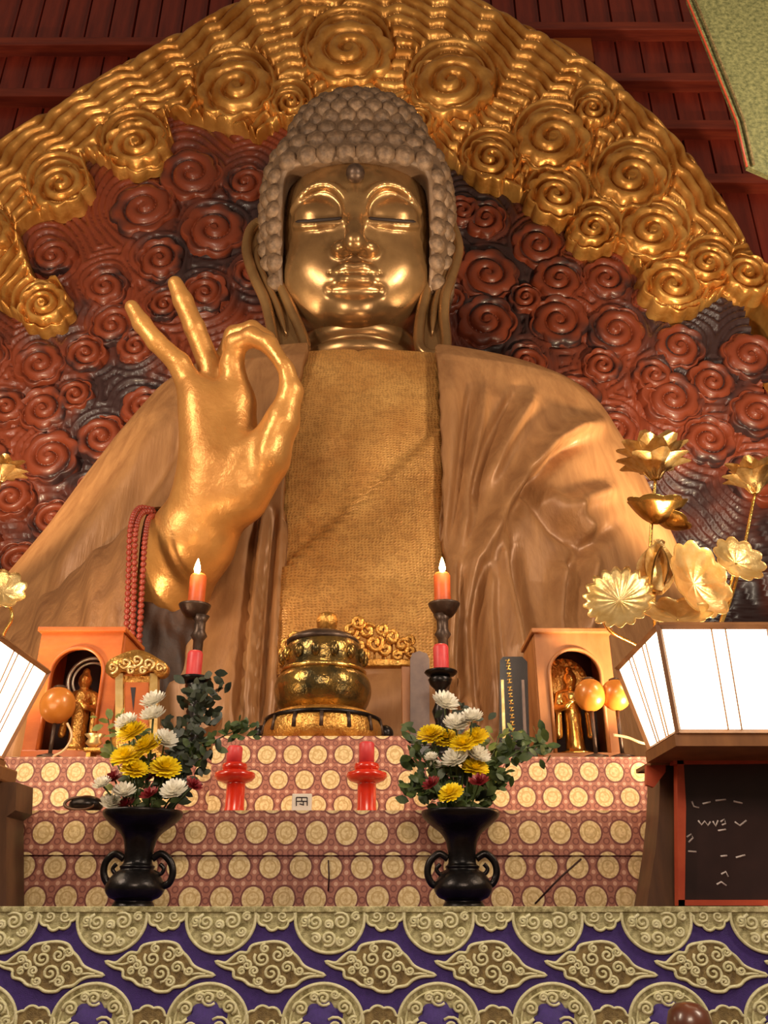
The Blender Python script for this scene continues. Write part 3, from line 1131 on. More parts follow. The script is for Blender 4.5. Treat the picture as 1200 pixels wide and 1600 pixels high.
FOLDS = [
    (0.230, 15.9, [(930, 664), (888, 674), (853, 700), (823, 737), (793, 783), (767, 824), (736, 884), (722, 960)]),
    (-0.149, 13.0, [(905, 690), (870, 705), (843, 735), (812, 775), (785, 815)]),
    (-0.184, 13.0, [(826, 745), (845, 787), (875, 822), (916, 852)]),
    (0.161, 14.5, [(845, 775), (880, 800), (925, 838)]),
    (-0.138, 13.0, [(797, 850), (805, 905), (823, 975), (835, 1040)]),
    (0.161, 17.4, [(782, 840), (788, 905), (802, 975), (812, 1040)]),
    (-0.115, 10.2, [(740, 610), (728, 680), (716, 760), (702, 860)]),
    (0.103, 11.6, [(752, 612), (742, 680), (730, 760), (716, 860)]),
    (-0.127, 11.6, [(812, 612), (790, 650), (766, 695), (746, 750), (738, 790)]),
    (0.127, 13.0, [(828, 620), (806, 655), (780, 700), (758, 752)]),
    (0.138, 14.5, [(880, 880), (872, 920), (868, 980), (872, 1040)]),
    (-0.115, 11.6, [(898, 870), (888, 920), (884, 980)]),
    (0.138, 14.5, [(950, 766), (910, 780), (880, 800)]),
    (-0.092, 11.6, [(960, 820), (925, 850), (905, 880)]),
    (0.115, 13.0, [(925, 870), (915, 920), (918, 990)]),
    (-0.115, 8.7, [(745, 890), (742, 960), (748, 1060), (752, 1140)]),
    (0.115, 11.6, [(760, 880), (760, 960), (768, 1060), (774, 1140)]),
    (-0.138, 8.7, [(712, 900), (714, 980), (718, 1080), (720, 1150)]),
    (0.115, 10.2, [(704, 880), (704, 980), (706, 1080)]),
    (-0.161, 8.7, [(425, 800), (416, 900), (408, 1020), (400, 1140)]),
    (0.138, 8.7, [(414, 800), (404, 900), (394, 1020), (386, 1140)]),
    (-0.138, 8.7, [(402, 800), (392, 900), (380, 1020), (372, 1140)]),
    (0.092, 17.4, [(268, 650), (215, 730), (150, 820), (90, 900)]),
    (-0.115, 14.5, [(290, 660), (240, 740), (180, 830), (120, 910)]),
    (-0.115, 14.5, [(330, 620), (300, 700), (260, 790)]),
    (0.103, 20.3, [(700, 565), (698, 700), (700, 860), (704, 1000)]),
    (-0.092, 13.0, [(850, 1040), (858, 1100), (862, 1180)]),
    (0.092, 13.0, [(660, 1040), (700, 1060), (740, 1120)]),
]
dsp = fold_disp(V, FOLDS)
nx_, ny_ = V[:, 0] - .1, (V[:, 1] - YB) * 1.8
L = np.hypot(nx_, ny_) + 1e-6
frontal = V[:, 1] < YB + .4
V[:, 0] += np.where(frontal, dsp * nx_ / L, 0)
V[:, 1] += np.where(frontal, dsp * ny_ / L, 0)
rb = np_obj('robe', V, grid_faces(NR, NC), M['robe'], bud)
sm = rb.modifiers.new('thickness', 'SOLIDIFY')
sm.thickness = .11
sm.offset = 1 if False else -1

# ---- sleeve of the raised arm
rim = [(228, 800, 7.55), (300, 812, 8.0), (368, 838, 8.2), (392, 940, 8.1), (384, 1080, 7.7), (310, 1150, 7.1), (230, 1130, 6.95), (200, 1015, 6.95), (207, 900, 7.15)]
l2 = [(150, 862, 8.0), (240, 850, 8.9), (330, 880, 9.2), (376, 990, 9.2), (366, 1150, 8.5), (290, 1230, 7.3), (160, 1230, 6.95), (112, 1090, 6.9), (122, 950, 7.3)]
l3 = [(60, 938, 8.5), (150, 920, 9.5), (260, 950, 9.9), (320, 1070, 9.9), (300, 1210, 9.2), (220, 1290, 7.6), (80, 1290, 7.1), (22, 1160, 7.1), (30, 1030, 7.6)]
l4 = [(-50, 1030, 8.9), (40, 1010, 9.9), (160, 1040, 10.2), (240, 1140, 10.2), (220, 1270, 9.6), (140, 1340, 8.0), (-20, 1340, 7.5), (-90, 1240, 7.5), (-90, 1120, 8.0)]
l5 = [(-160, 1130, 9.4), (-60, 1110, 10.2), (60, 1140, 10.6), (140, 1230, 10.6), (120, 1350, 10), (40, 1400, 8.6), (-120, 1400, 8.0), (-190, 1330, 8.0), (-200, 1220, 8.5)]
cen = Vector((0, 0, 0))
W3 = lambda L_: np.array([tuple(at(*p)) for p in L_])
R_ = W3(rim)
c0 = R_.mean(0)
deep = np.array(at(250, 1080, 8.0))
loops = [deep + (R_ - c0) * .45, (deep + c0) / 2 + (R_ - c0) * .7, c0 + (R_ - c0) * .90 + np.array([-.03, .06, -.08]), c0 + (R_ - c0) * .965, R_, W3(l2), W3(l3), W3(l4), W3(l5)]
NA = 150
A = np.stack([spline(l, NA, True) for l in loops])
nl = len(loops)
rows = []
for j in range(NA):
    rows.append(spline(A[:, j], 110))
S3 = np.stack(rows, 1)
V = S3.reshape(-1, 3)
px, py = proj(V)
kk = np.repeat(np.linspace(0, nl - 1, 110), NA)
an = np.tile(np.arange(NA), 110) / NA * 2 * np.pi
outer = np.clip((kk - 4.1) / .5, 0, 1)
V[:, 1] -= outer * (.03 * np.sin(px / 6.0 + py / 60.) + .03 * np.sin(px / 14. + 1 - py / 90.))
sl_o = np_obj('sleeve', V, grid_faces(110, NA, True)[:, ::-1], M['sleeve'], bud)
sl_o.data.materials.append(M['inner_cloth_and_shade'])                      # cavity shade put into the colour of the inner faces
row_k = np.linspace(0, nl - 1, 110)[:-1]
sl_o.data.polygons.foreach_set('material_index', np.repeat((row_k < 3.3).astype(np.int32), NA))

# ---- raised hand and forearm (one continuous figure)
def hp(x, y, Y): return tuple(at(x, y, Y))


q6 = mpp(650, 7.0)
g = Grid((hp(180, 700, 7.0)[0] - .25, 6.2, hp(330, 1120, 7.2)[2]), (hp(480, 650, 7)[0] + .15, 8.2, hp(280, 420, 6.9)[2] + .2), .0225)
w_ = lambda r: r * q6
Fd = g.chain([hp(232, 985, 7.95), hp(262, 920, 7.66), hp(300, 845, 7.36), hp(332, 785, 7.2), hp(345, 745, 7.12)], [w_(58), w_(62), w_(64), w_(57), w_(53)], .1)
# palm body
Fd = smin(Fd, g.cap(hp(332, 735, 7.12), hp(318, 635, 6.98), w_(44), w_(34)), .25)
Fd = smin(Fd, g.cap(hp(370, 735, 7.12), hp(362, 628, 7.02), w_(40), w_(36)), .2)
# heel on the little-finger side
Fd = smin(Fd, g.cap(hp(318, 720, 7.0), hp(304, 610, 6.92), w_(30), w_(24)), .12)
# thumb: mound, shaft, tip
Fd = smin(Fd, g.chain([hp(375, 775, 7.08), hp(412, 715, 6.92), hp(440, 660, 6.80), hp(455, 612, 6.72), hp(448, 578, 6.66)],
                      [w_(44), w_(39), w_(26), w_(17), w_(13)], .06), .12)
# hollow between thumb mound and palm
Fd = smax(Fd, -g.cap(hp(392, 640, 6.62), hp(386, 740, 6.72), w_(14), w_(8)), .12)
# index: rises from the palm, bends over to touch the thumb
Fd = smin(Fd, g.chain([hp(372, 630, 7.0), hp(362, 572, 6.88), hp(368, 538, 6.76), hp(393, 526, 6.68), hp(420, 538, 6.64), hp(440, 566, 6.63)],
                      [w_(27), w_(19), w_(17), w_(15.5), w_(14), w_(11.5)], .035), .06)
# middle: behind the index, bent the same way
Fd = smin(Fd, g.chain([hp(352, 625, 7.12), hp(352, 562, 7.16), hp(366, 524, 7.10), hp(394, 514, 7.02), hp(420, 528, 6.98)],
                      [w_(26), w_(18), w_(16), w_(14), w_(11)], .035), .06)
# ring: long, rising
Fd = smin(Fd, g.chain([hp(335, 625, 7.08), hp(328, 572, 7.02), hp(304, 512, 6.90), hp(286, 470, 6.84), hp(274, 443, 6.80)],
                      [w_(25), w_(19), w_(17), w_(16), w_(12.5)], .035), .06)
# little: spread to the left
Fd = smin(Fd, g.chain([hp(306, 620, 6.98), hp(280, 568, 6.86), hp(244, 534, 6.76), hp(222, 506, 6.72), hp(206, 480, 6.70)],
                      [w_(24), w_(18), w_(15), w_(14.5), w_(11.5)], .035), .06)
# creases of the palm
Fd = smax(Fd, -g.chain([hp(300, 655, 6.60), hp(335, 645, 6.66), hp(380, 640, 6.66)], [w_(5)] * 3, .01), .06)
V, Fq = g.mesh(Fd)
np_obj('raised_hand', V, Fq, M['hand_gold'], bud)

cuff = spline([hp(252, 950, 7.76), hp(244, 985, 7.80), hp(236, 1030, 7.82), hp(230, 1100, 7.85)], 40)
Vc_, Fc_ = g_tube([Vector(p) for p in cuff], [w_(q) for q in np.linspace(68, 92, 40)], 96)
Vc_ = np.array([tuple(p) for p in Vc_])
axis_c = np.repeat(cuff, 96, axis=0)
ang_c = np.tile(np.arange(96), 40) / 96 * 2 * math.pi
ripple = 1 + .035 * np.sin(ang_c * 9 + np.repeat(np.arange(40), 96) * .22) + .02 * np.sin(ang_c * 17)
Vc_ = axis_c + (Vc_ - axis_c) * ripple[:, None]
MB().add(Vc_, Fc_).build('inner_sleeve', M['inner_cloth_and_shade'], bud)

# ---- lap drape in front of the belly
mb = MB()
yl = 7.25
za, zb = at(560, 1028, yl).z, at(560, 1260, yl).z
x0, x1 = at(392, 1080, yl).x, at(742, 1080, yl).x
nU, nW = 90, 60
V = np.zeros((nW, nU, 3))
for j in range(nW):
    tj = j / (nW - 1)
    for i in range(nU):
        ti = i / (nU - 1)
        if tj < .2:
            q = tj / .2
            zz = za - .12 * (1 - math.cos(q * math.pi / 2)); yy = yl + .8 * (1 - math.sin(q * math.pi / 2))
        else:
            q = (tj - .2) / .8
            zz = za - .12 - q * (za - zb - .12); yy = yl - .25 * q
        yy += .05 * math.sin(q * 9 + 5 * ti) * (tj > .2) + .9 * (2 * ti - 1) ** 4 * .5 
        V[j, i] = (x0 + (x1 - x0) * ti, yy, zz)
np_obj('lap_drape', V.reshape(-1, 3), grid_faces(nW, nU)[:, ::-1], M['robe'], bud)

# lotus pedestal that carries the statue
zp = float(zrow[-1]) + .25
MB().add(*g_lathe([(3.4, 0), (3.4, .5), (2.9, .8), (2.9, 1.2), (3.3, 1.7), (3.6, zp), (2.6, zp)], .1, 9.75, 48, 1, .42)).build('pedestal', M['gilt'], bud)

# prayer beads hanging from the sleeve edge
pb = thing('prayer_beads', 'long strands of small red prayer beads hanging at the statue\'s sleeve', 'prayer beads', at(212, 1030, 6.72))
bead_v, bead_f = g_sphere((0, 0, 0), 1, 8, 6)
for (xs_, y0_, y1_) in (([(240, 800), (222, 802), (212, 830), (210, 900), (206, 1030)], 0, 0), ([(242, 806), (232, 812), (226, 850), (222, 920), (216, 1030)], 0, 0), ([(238, 796), (216, 795), (204, 825), (201, 900), (196, 1030)], 0, 0)):
    pth = spline([tuple(at(x, y, 6.74 if i > 1 else 7.0 + .2 * (1 - i))) for i, (x, y) in enumerate(xs_)], 300)
    # even spacing
    dl = np.r_[0, np.cumsum(np.linalg.norm(np.diff(pth, axis=0), axis=1))]
    r_ = .027
    mb = MB()
    bv = np.array(bead_v)
    for s_ in np.arange(0, dl[-1], r_ * 1.9):
        c = np.array([np.interp(s_, dl, pth[:, k]) for k in range(3)])
        mb.add(bv * r_ + c, bead_f)
    o = mb.build('bead_strand', M['bead_red'], pb, recalc=False)
    o['kind'] = 'stuff'
# ================================================================== altar: front table with purple embroidered cloth
ZT = at(600, 1417, 3.76).z
YF = 3.76
cloth = thing('altar_cloth', 'purple altar cloth with gold-green embroidered roundels over the front table', 'cloth', (.3, YF, 0))
MB().add(*g_box(-3.2, 3.8, YF, 4.315, 0.0, ZT, .006)).build('fabric', M['purple'], cloth, False)
YM = YF - .002


def motif(parts, xs, name):
    """parts: list of (mat, builder(MB)) drawn around pixel x = 0 reference; copies share mesh data"""
    first = None
    ref = at(600, 1500, YM).x
    protos = []
    for nm, mat, fn in parts:
        mb = MB(); fn(mb)
        V = np.concatenate(mb.v)
        V[:, 0] -= ref
        V[:, 1] -= YM
        zc = at(600, 1500, YM).z
        V[:, 2] -= zc
        me = bpy.data.meshes.new(nm)
        me.from_pydata([tuple(p) for p in V], [], mb.f)
        bm = bmesh.new(); bm.from_mesh(me); bmesh.ops.recalc_face_normals(bm, faces=bm.faces); bm.to_mesh(me); bm.free()
        me.polygons.foreach_set('use_smooth', [nm != name] * len(me.polygons))
        me.materials.append(M[mat])
        protos.append((nm, me))
    for x in xs:
        root = None
        for nm, me in protos:
            Mx = Matrix.Translation((at(x, 1500, YM).x, YM, at(600, 1500, YM).z))
            if root is None:
                root = put(nm, me, cloth, Mx)
            else:
                o = bpy.data.objects.new(nm, me); COL.objects.link(o); o.parent = root


def m_pt(dx, y, dy=0.0):
    p = at(600, y, YM)
    return Vector((p.x + dx * mpp(1500, YM), YM + dy, p.z))


def m_plate(mb, pts, th=.004, dy=0.0):
    f = [m_pt(x, y, dy - th) for x, y in pts]
    b = [m_pt(x, y, dy) for x, y in pts]
    mb.add(*g_prism(f, b))


def m_line(mb, pts, r, dy=-.005, closed=False):
    mb.add(*g_tube([m_pt(x, y, dy) for x, y in pts], r * mpp(1500, YM), 6, closed))


def spiral2(cx, cy, r, turns, a0, hand=1, n=22, r0=.12):
    out = []
    for i in range(n):
        t = i / (n - 1)
        a = a0 + hand * turns * 2 * math.pi * t
        q = r * (r0 + (1 - r0) * t)
        out.append((cx + q * math.cos(a), cy + q * math.sin(a)))
    return out


def clip_top(pts, y0=1419):
    return [(x, max(y, y0)) for x, y in pts]


LEAF = [(-88, -2), (-72, 1), (-62, -7), (-50, -17), (-37, -17), (-30, -29), (-12, -34), (10, -36), (27, -31), (36, -19), (46, -9), (56, 5), (70, 13), (92, 22),
        (70, 24), (55, 30), (44, 40), (27, 43), (18, 50), (0, 50), (-12, 43), (-30, 39), (-41, 30), (-56, 25), (-59, 13), (-74, 8)]
LEAFP = [(p[0] * .95, p[1] * .9 + 1504) for p in spline([(x, y, 0) for x, y in LEAF], 92, True)]


def scal(cx, cy, r, lobes, amp, n=72):
    out = []
    for i in range(n):
        a = 2 * math.pi * i / n
        q = r * (1 + amp * abs(math.sin(lobes * a / 2)))
        out.append((cx + q * math.cos(a), cy + q * math.sin(a)))
    return out


def leaf_scrolls(mb):
    for cx, cy, r, a, h_ in ((-12, 1496, 14, 0, 1), (14, 1490, 13, 2, -1), (4, 1522, 16, 4, 1), (-36, 1508, 9, 1, -1), (30, 1512, 11, 3, 1), (-24, 1518, 9, 5, -1), (50, 1518, 8, 0, 1), (20, 1537, 9, 2, -1), (-46, 1498, 8, 3, 1), (-8, 1478, 8, 1, 1), (-16, 1536, 8, 0, 1), (30, 1484, 8, 4, -1), (-44, 1518, 7, 2, 1)):
        m_line(mb, spiral2(cx * .95, 1504 + (cy - 1503) * .88, r * .92, 1.6, a, h_), 2.3, -.006)
    m_line(mb, [(-70, 1506), (-56, 1507), (-44, 1503)], 1.8, -.006)
    m_line(mb, [(52, 1522), (64, 1521), (74, 1522)], 1.8, -.006)


motif([('embroidered_leaf', 'thread_brown', lambda mb: m_plate(mb, LEAFP)),
       ('leaf_outline', 'thread', lambda mb: m_line(mb, LEAFP, 2.6, -.004, True)),
       ('leaf_scrolls', 'thread', leaf_scrolls)], [78 + 171.5 * k for k in range(-3, 11)], 'embroidered_leaf')


def round_parts(cy, cut, R=61.0):
    cl = (lambda P_: clip_top(P_)) if cut else (lambda P_: P_)
    disc = [(p[0], p[1]) for p in scal(0, cy, R - 1, 24, .0, 64)]

    def swirls(mb):
        for cx, y, r, a, h_ in ((-26, cy + 8, 15, 0, 1), (20, cy + 6, 16, 2, -1), (-2, cy + 36, 14, 4, 1), (-34, cy - 22, 12, 1, -1), (32, cy - 24, 12, 3, 1), (0, cy - 38, 12, 5, -1),
                               (38, cy + 24, 9, 5, 1), (-24, cy + 36, 9, 2, -1), (-44, cy + 6, 9, 4, 1), (46, cy - 2, 8, 1, 1), (20, cy + 42, 8, 0, 1), (-2, cy + 12, 8, 3, 1), (-14, cy - 40, 7, 2, 1), (18, cy - 44, 7, 4, -1)):
            pts = spiral2(cx * R / 61, cy + (y - cy) * R / 61, r * R / 61, 1.7, a, h_)
            pts = [p for p in pts if p[1] > 1421] if cut else pts
            if len(pts) > 5: m_line(mb, pts, 2.6, -.006)

    def rim_(mb):
        pts = [(R * math.cos(a), cy + R * math.sin(a)) for a in np.linspace(0, 2 * math.pi, 64, endpoint=False)]
        if cut:
            pts = [(R * math.cos(a), cy + R * math.sin(a)) for a in np.linspace(-.25, math.pi + .25, 48)]
            m_line(mb, pts, 2.6, -.004)
        else:
            m_line(mb, pts, 2.8, -.004, True)
            m_line(mb, [(p[0] * .82, cy + (p[1] - cy) * .82) for p in pts], 1.6, -.005, True)
    return disc, cl, swirls, rim_


disc, cl, sw, ri = round_parts(1434, True, 55.0)
motif([('embroidered_roundel', 'thread_mid', lambda mb: m_plate(mb, clip_top(disc), .0045)),
       ('roundel_rim', 'thread', ri), ('roundel_scrolls', 'thread', sw)], [168 + 173 * k for k in range(-4, 10)], 'embroidered_roundel')
disc2, cl2, sw2, ri2 = round_parts(1598, False)


def phoenix(mb):
    m_plate(mb, scal(0, 1596, 27, 7, .22), .004, -.0045)


motif([('embroidered_roundel', 'thread_mid', lambda mb: m_plate(mb, disc2, .0045)),
       ('roundel_rim', 'thread', ri2), ('roundel_patch', 'purple', phoenix), ('roundel_scrolls', 'thread', sw2)], [155 + 176 * k for k in range(-3, 10)], 'embroidered_roundel')
motif([('embroidered_cloud', 'thread_brown', lambda mb: m_plate(mb, scal(0, 1606, 30, 9, .12))),
       ('cloud_outline', 'thread', lambda mb: m_line(mb, scal(0, 1606, 31, 9, .12), 2.2, -.004, True)),
       ('cloud_scrolls', 'thread', lambda mb: (m_line(mb, spiral2(-8, 1602, 11, 1.5, 0), 1.8, -.006), m_line(mb, spiral2(12, 1600, 9, 1.5, 3, -1), 1.8, -.006)))],
      [242 + 176 * k for k in range(-4, 9)], 'embroidered_cloud')
motif([('embroidered_cloud', 'thread_mid', lambda mb: m_plate(mb, clip_top(scal(0, 1422, 27, 9, .16)))),
       ('cloud_outline', 'thread', lambda mb: m_line(mb, [p for p in scal(0, 1422, 28, 9, .16) if p[1] > 1422], 2.2, -.004)),
       ('cloud_scrolls', 'thread', lambda mb: (m_line(mb, [p for p in spiral2(-12, 1432, 9, 1.4, 0) if p[1] > 1421], 1.8, -.006), m_line(mb, [p for p in spiral2(12, 1432, 9, 1.4, 3, -1) if p[1] > 1421], 1.8, -.006)))],
      [254 + 173 * k for k in range(-4, 9)], 'embroidered_cloud')
# woven top band where the cloth folds over the table edge
MB().add(*g_box(-3.2, 3.8, YF - .013, YF + .02, ZT - .020, ZT + .002, .003)).build('top_band', M['thread_mid'], cloth, False)

# ================================================================== tiered altar steps under pink brocade
Y1, Y2 = 4.34, 4.98
Z1 = at(600, 1268, Y1).z
Z2 = at(800, 1182, Y2).z
Z2M = at(480, 1150, Y2 - .04).z
XA, XB = at(8, 1330, Y1).x, at(1022, 1330, Y1).x
s1 = thing('altar_step', 'long low altar step under pink brocade, behind the black vases', 'altar step', (at(330, 1300, Y1).x, Y1, at(600, 1306, Y1).z - .135), 'brocade altar steps')
edge_r = [(1010, 1418), (1012, 1395), (1018, 1360), (1024, 1320), (1026, 1290), (1024, 1268)]
pts = [(XA, 0.0), (at(1010, 1418, Y1).x, 0.0)] + [(at(x, y, Y1).x, at(x, y, Y1).z) for x, y in edge_r] + [(XA, Z1)]
MB().add(*g_plate(pts, Y1, .60)).build('cloth', M['brocade'], s1, False)
# overhanging upper cloth
zo = at(600, 1336, Y1).z
pts = [(XA - .004, zo), (at(1025, 1336, Y1).x, zo - .002), (at(1026, 1290, Y1).x + .004, at(0, 1290, Y1).z), (at(1024, 1268, Y1).x + .004, Z1 + .004), (XA - .004, Z1 + .004)]
MB().add(*g_plate(pts, Y1 - .014, .62)).build('overlay_cloth', M['brocade'], s1, False)
MB().add(*g_tube([at(513, 1344, Y1 - .003), at(514, 1368, Y1 - .003), at(513, 1392, Y1 - .003)], .0035, 6)).build('seam', M['niche_dark'], s1)
MB().add(*g_tube([at(908, 1342, Y1 - .003), at(874, 1372, Y1 - .003), at(836, 1412, Y1 - .003)], .004, 6)).build('seam', M['niche_dark'], s1)

s2 = thing('altar_step', 'upper altar step under pink brocade carrying the two niches', 'altar step', (at(860, 1206, Y2).x, Y2, at(860, 1206, Y2).z - .135), 'brocade altar steps')
MB().add(*g_box(-2.35, 3.1, Y2, 6.3, 0, Z2, .008)).build('cloth', M['brocade'], s2, False)
s3 = thing('altar_step', 'raised middle altar block under pink brocade beneath the bronze pot', 'altar step', (at(455, 1225, Y2 - .04).x, Y2 - .04, at(455, 1220, Y2).z - .135), 'brocade altar steps')
xa, xb = at(332, 1200, Y2).x, at(642, 1200, Y2).x
yz = [(Y2 - .04, Z1 + .006), (Y2 - .004, Z1 + .006), (Y2 - .004, Z2 + .003), (5.78, Z2 + .003), (5.78, Z2M), (Y2 - .04, Z2M)]
MB().add(*g_prism([(xa, y, z) for y, z in yz], [(xb, y, z) for y, z in yz])).build('cloth', M['brocade'], s3, False)


def lathe_px(mb, cx, Y, prof, seg=32, zbot=None, sy=1.0, xy=None):
    """prof (half-width px, py)"""
    ym = sum(p[1] for p in prof) / len(prof)
    c = at(cx, ym, Y)
    pr = [(hw * mpp(y, Y), at(cx, y, Y).z) for hw, y in prof]
    if zbot is not None:
        low = min(range(len(pr)), key=lambda i: pr[i][1])
        pr[low] = (pr[low][0], zbot)
    mb.add(*g_lathe(pr, c.x, Y, seg, 1, sy))
    return c.x


def px_tube(mb, pts, r, seg=8, closed=False, n=None):
    P = [at(*p) for p in pts]
    if n: P = [Vector(p) for p in spline(P, n, closed)]
    mb.add(*g_tube(P, r, seg, closed))


# ================================================================== flower vases
VASE = [(60, 1267), (61, 1270), (59, 1277), (48, 1289), (33, 1301), (25, 1314), (21.5, 1335), (22, 1349), (27, 1354), (26, 1359), (35, 1366), (44, 1380), (45.5, 1391), (39, 1402), (29, 1407), (31, 1412), (33, 1416)]


def vase(cx, label):
    Y = 4.05
    r = thing('flower_vase', label, 'vase', (at(cx, 1400, Y).x, Y, ZT), 'black bronze flower vases')
    mb = MB()
    sp_ = spline([(a, b, 0) for a, b in VASE], 50)
    prof = [(12, 1345), (16, 1315), (26, 1299), (44, 1282), (57, 1269)] + [(p[0], p[1]) for p in sp_]
    x = lathe_px(mb, cx, Y, prof, 48, ZT)
    mb.build('body', M['bronze_black'], r)
    for s in (-1, 1):
        mb = MB()
        px_tube(mb, [(cx + s * 22, 1342, Y), (cx + s * 36, 1334, Y), (cx + s * 50, 1346, Y), (cx + s * 54, 1364, Y), (cx + s * 48, 1380, Y), (cx + s * 38, 1384, Y)], .0155, 10, n=24)
        h_ = mb.build('handle', M['bronze_black'], r)
        mb = MB()
        px_tube(mb, [(cx + s * 24, 1362, Y), (cx + s * 34, 1366, Y), (cx + s * 40, 1358, Y), (cx + s * 34, 1350, Y)], .009, 8, n=14)
        mb.build('scroll', M['bronze_black'], h_)
    return Vector((x, Y, at(cx, 1275, Y).z))


vl = vase(216, 'black bronze flower vase standing on the left of the purple cloth')
vr = vase(722, 'black bronze flower vase standing on the right of the purple cloth')


# ================================================================== chrysanthemums
def bloom_mesh(name, mat, layers, cup):
    V, Fq = [], []
    for li, (n, L, el, w) in enumerate(layers):
        for k in range(n):
            a = 2 * math.pi * (k + .5 * (li % 2)) / n + random.uniform(-.08, .08)
            e = el + random.uniform(-.08, .08)
            d = Vector((math.cos(a) * math.cos(e), math.sin(a) * math.cos(e), math.sin(e)))
            t = Vector((-math.sin(a), math.cos(a), 0))
            up = d.cross(t) * -1
            b = len(V)
            for q, ww, cu in ((.08, .4, 0), (.45, 1, -.05), (.8, .95, cup * .10), (1.0, .35, cup * .26)):
                c = d * (L * q) + Vector((0, 0, 1)) * (cu + .05 * li)
                V.append(c - t * w * ww); V.append(c + t * w * ww)
            for i in range(3):
                Fq.append((b + 2 * i, b + 2 * i + 1, b + 2 * i + 3, b + 2 * i + 2))
    me = mesh_data(name, V, Fq, mat)
    return me


LY = [(22, 1.0, .02, .13), (21, .97, .28, .13), (18, .88, .55, .13), (14, .76, .85, .13), (9, .62, 1.15, .12), (5, .55, 1.42, .10)]
LW = [(15, 1.0, -.02, .17), (13, .92, .22, .17), (11, .78, .5, .15), (8, .6, .85, .13), (5, .45, 1.25, .1)]
LR = [(11, 1.0, .1, .22), (9, .8, .5, .2), (6, .6, .95, .16)]
BM = {'yellow': [bloom_mesh('bloom', M['yellow_petal'], LY, .15) for _ in range(2)], 'white': [bloom_mesh('bloom', M['white_petal'], LW, 1.2) for _ in range(2)],
      'red': [bloom_mesh('bloom', M['red_petal'], LR, 1.0)]}
lf = []
for i, (q, w) in enumerate(((0, .02), (.25, .22), (.55, .28), (.8, .18), (1, .0))):
    lf += [(-w, q, .06 * math.sin(q * 3)), (0, q, .02 + .03 * math.sin(q * 3)), (w, q, .06 * math.sin(q * 3))]
lff = []
for i in range(4):
    b = i * 3
    lff += [(b, b + 1, b + 4, b + 3), (b + 1, b + 2, b + 5, b + 4)]
LEAF_ME = {k: mesh_data('leaf', lf, lff, M[k]) for k in ('leaf', 'leaf_dark', 'leaf_light')}


def flower(mouth, px_, py_, r_px, colour, label, group, Y, tilt=None):
    head_ = at(px_, py_, Y)
    base = mouth + Vector((max(-.05, min(.05, (head_.x - mouth.x) * .25)), (Y - mouth.y) * .25, -.10))
    f = thing('chrysanthemum' if colour != 'red' else 'red_flower', label, 'flower', base, group)
    nrm = Vector((random.uniform(-.45, .45) + (head_.x - mouth.x) * 1.2, -.62, random.uniform(.65, .95))).normalized() if tilt is None else Vector(tilt).normalized()
    sc = 1.14 * r_px * mpp(py_, Y)
    Mx = Matrix.Translation(head_) @ nrm.to_track_quat('Z', 'Y').to_matrix().to_4x4() @ Matrix.Rotation(random.uniform(0, 6), 4, 'Z') @ Matrix.Diagonal((sc, sc, sc * .8, 1))
    put('bloom', random.choice(BM[colour]), f, Mx)
    mid = (base + head_) / 2 + Vector((0, .03, .03))
    end = head_ - nrm * sc * .1
    st = [Vector(p) for p in spline([base, base * .7 + mid * .3 + Vector((0, 0, .02)), mid, end], 10)]
    MB().add(*g_tube(st, .0042, 6)).build('stem', M['stem'], f)
    for k in range(2):
        c = st[4 + 3 * k]
        d = Vector((random.uniform(-1, 1), random.uniform(-.8, .2), random.uniform(-.1, .6))).normalized()
        R = Matrix(((d.cross(Vector((0, -1, .4)))).normalized(), d, Vector((0, -1, .4)).normalized())).transposed().to_4x4()
        put('leaf', LEAF_ME['leaf'], f, Matrix.Translation(c) @ R @ Matrix.Scale(.065, 4))
    return f


GL, GR = 'flowers in the left vase', 'flowers in the right vase'
for (x, y, r, c, lab) in [
    (240, 1097, 19, 'white', 'topmost white chrysanthemum of the left bouquet'),
    (239, 1119, 19, 'white', 'white chrysanthemum just below the topmost one of the left bouquet'),
    (198, 1130, 17, 'white', 'white chrysanthemum above the highest yellow bloom of the left bouquet'),
    (258, 1157, 18, 'white', 'white chrysanthemum right of the yellow blooms in the left bouquet'),
    (207, 1146, 22, 'yellow', 'highest yellow chrysanthemum of the left bouquet'),
    (231, 1167, 22, 'yellow', 'central yellow chrysanthemum of the left bouquet, second from the top'),
    (197, 1184, 22, 'yellow', 'leftmost yellow chrysanthemum of the left bouquet, tilted sideways'),
    (210, 1204, 20, 'yellow', 'lowest yellow chrysanthemum of the left bouquet, left of centre'),
    (258, 1202, 23, 'yellow', 'rightmost yellow chrysanthemum of the left bouquet'),
    (272, 1237, 20, 'white', 'low white chrysanthemum at the right edge of the left vase'),
    (194, 1238, 17, 'white', 'low white chrysanthemum over the middle of the left vase rim'),
    (160, 1226, 14, 'white', 'small cream bloom at the far left of the left bouquet'),
    (172, 1255, 15, 'white', 'lowest small cream bloom at the left edge of the left vase'),
    (178, 1216, 13, 'red', 'dark red bloom at the left side of the left bouquet'),
    (228, 1214, 13, 'red', 'dark red bloom under the yellow blooms of the left bouquet'),
    (245, 1210, 12, 'red', 'dark red bloom beside the rightmost yellow bloom of the left bouquet'),
    (234, 1242, 14, 'red', 'dark red bloom above the centre of the left vase rim'),
    (198, 1258, 14, 'red', 'lowest dark red bloom at the left vase rim'),
    (302, 1228, 13, 'red', 'dark purple-red bloom at the far right of the left bouquet')]:
    flower(vl, x, y, r, c, lab, GL, (3.95 if y > 1220 else 4.0) + random.uniform(-.04, .04))
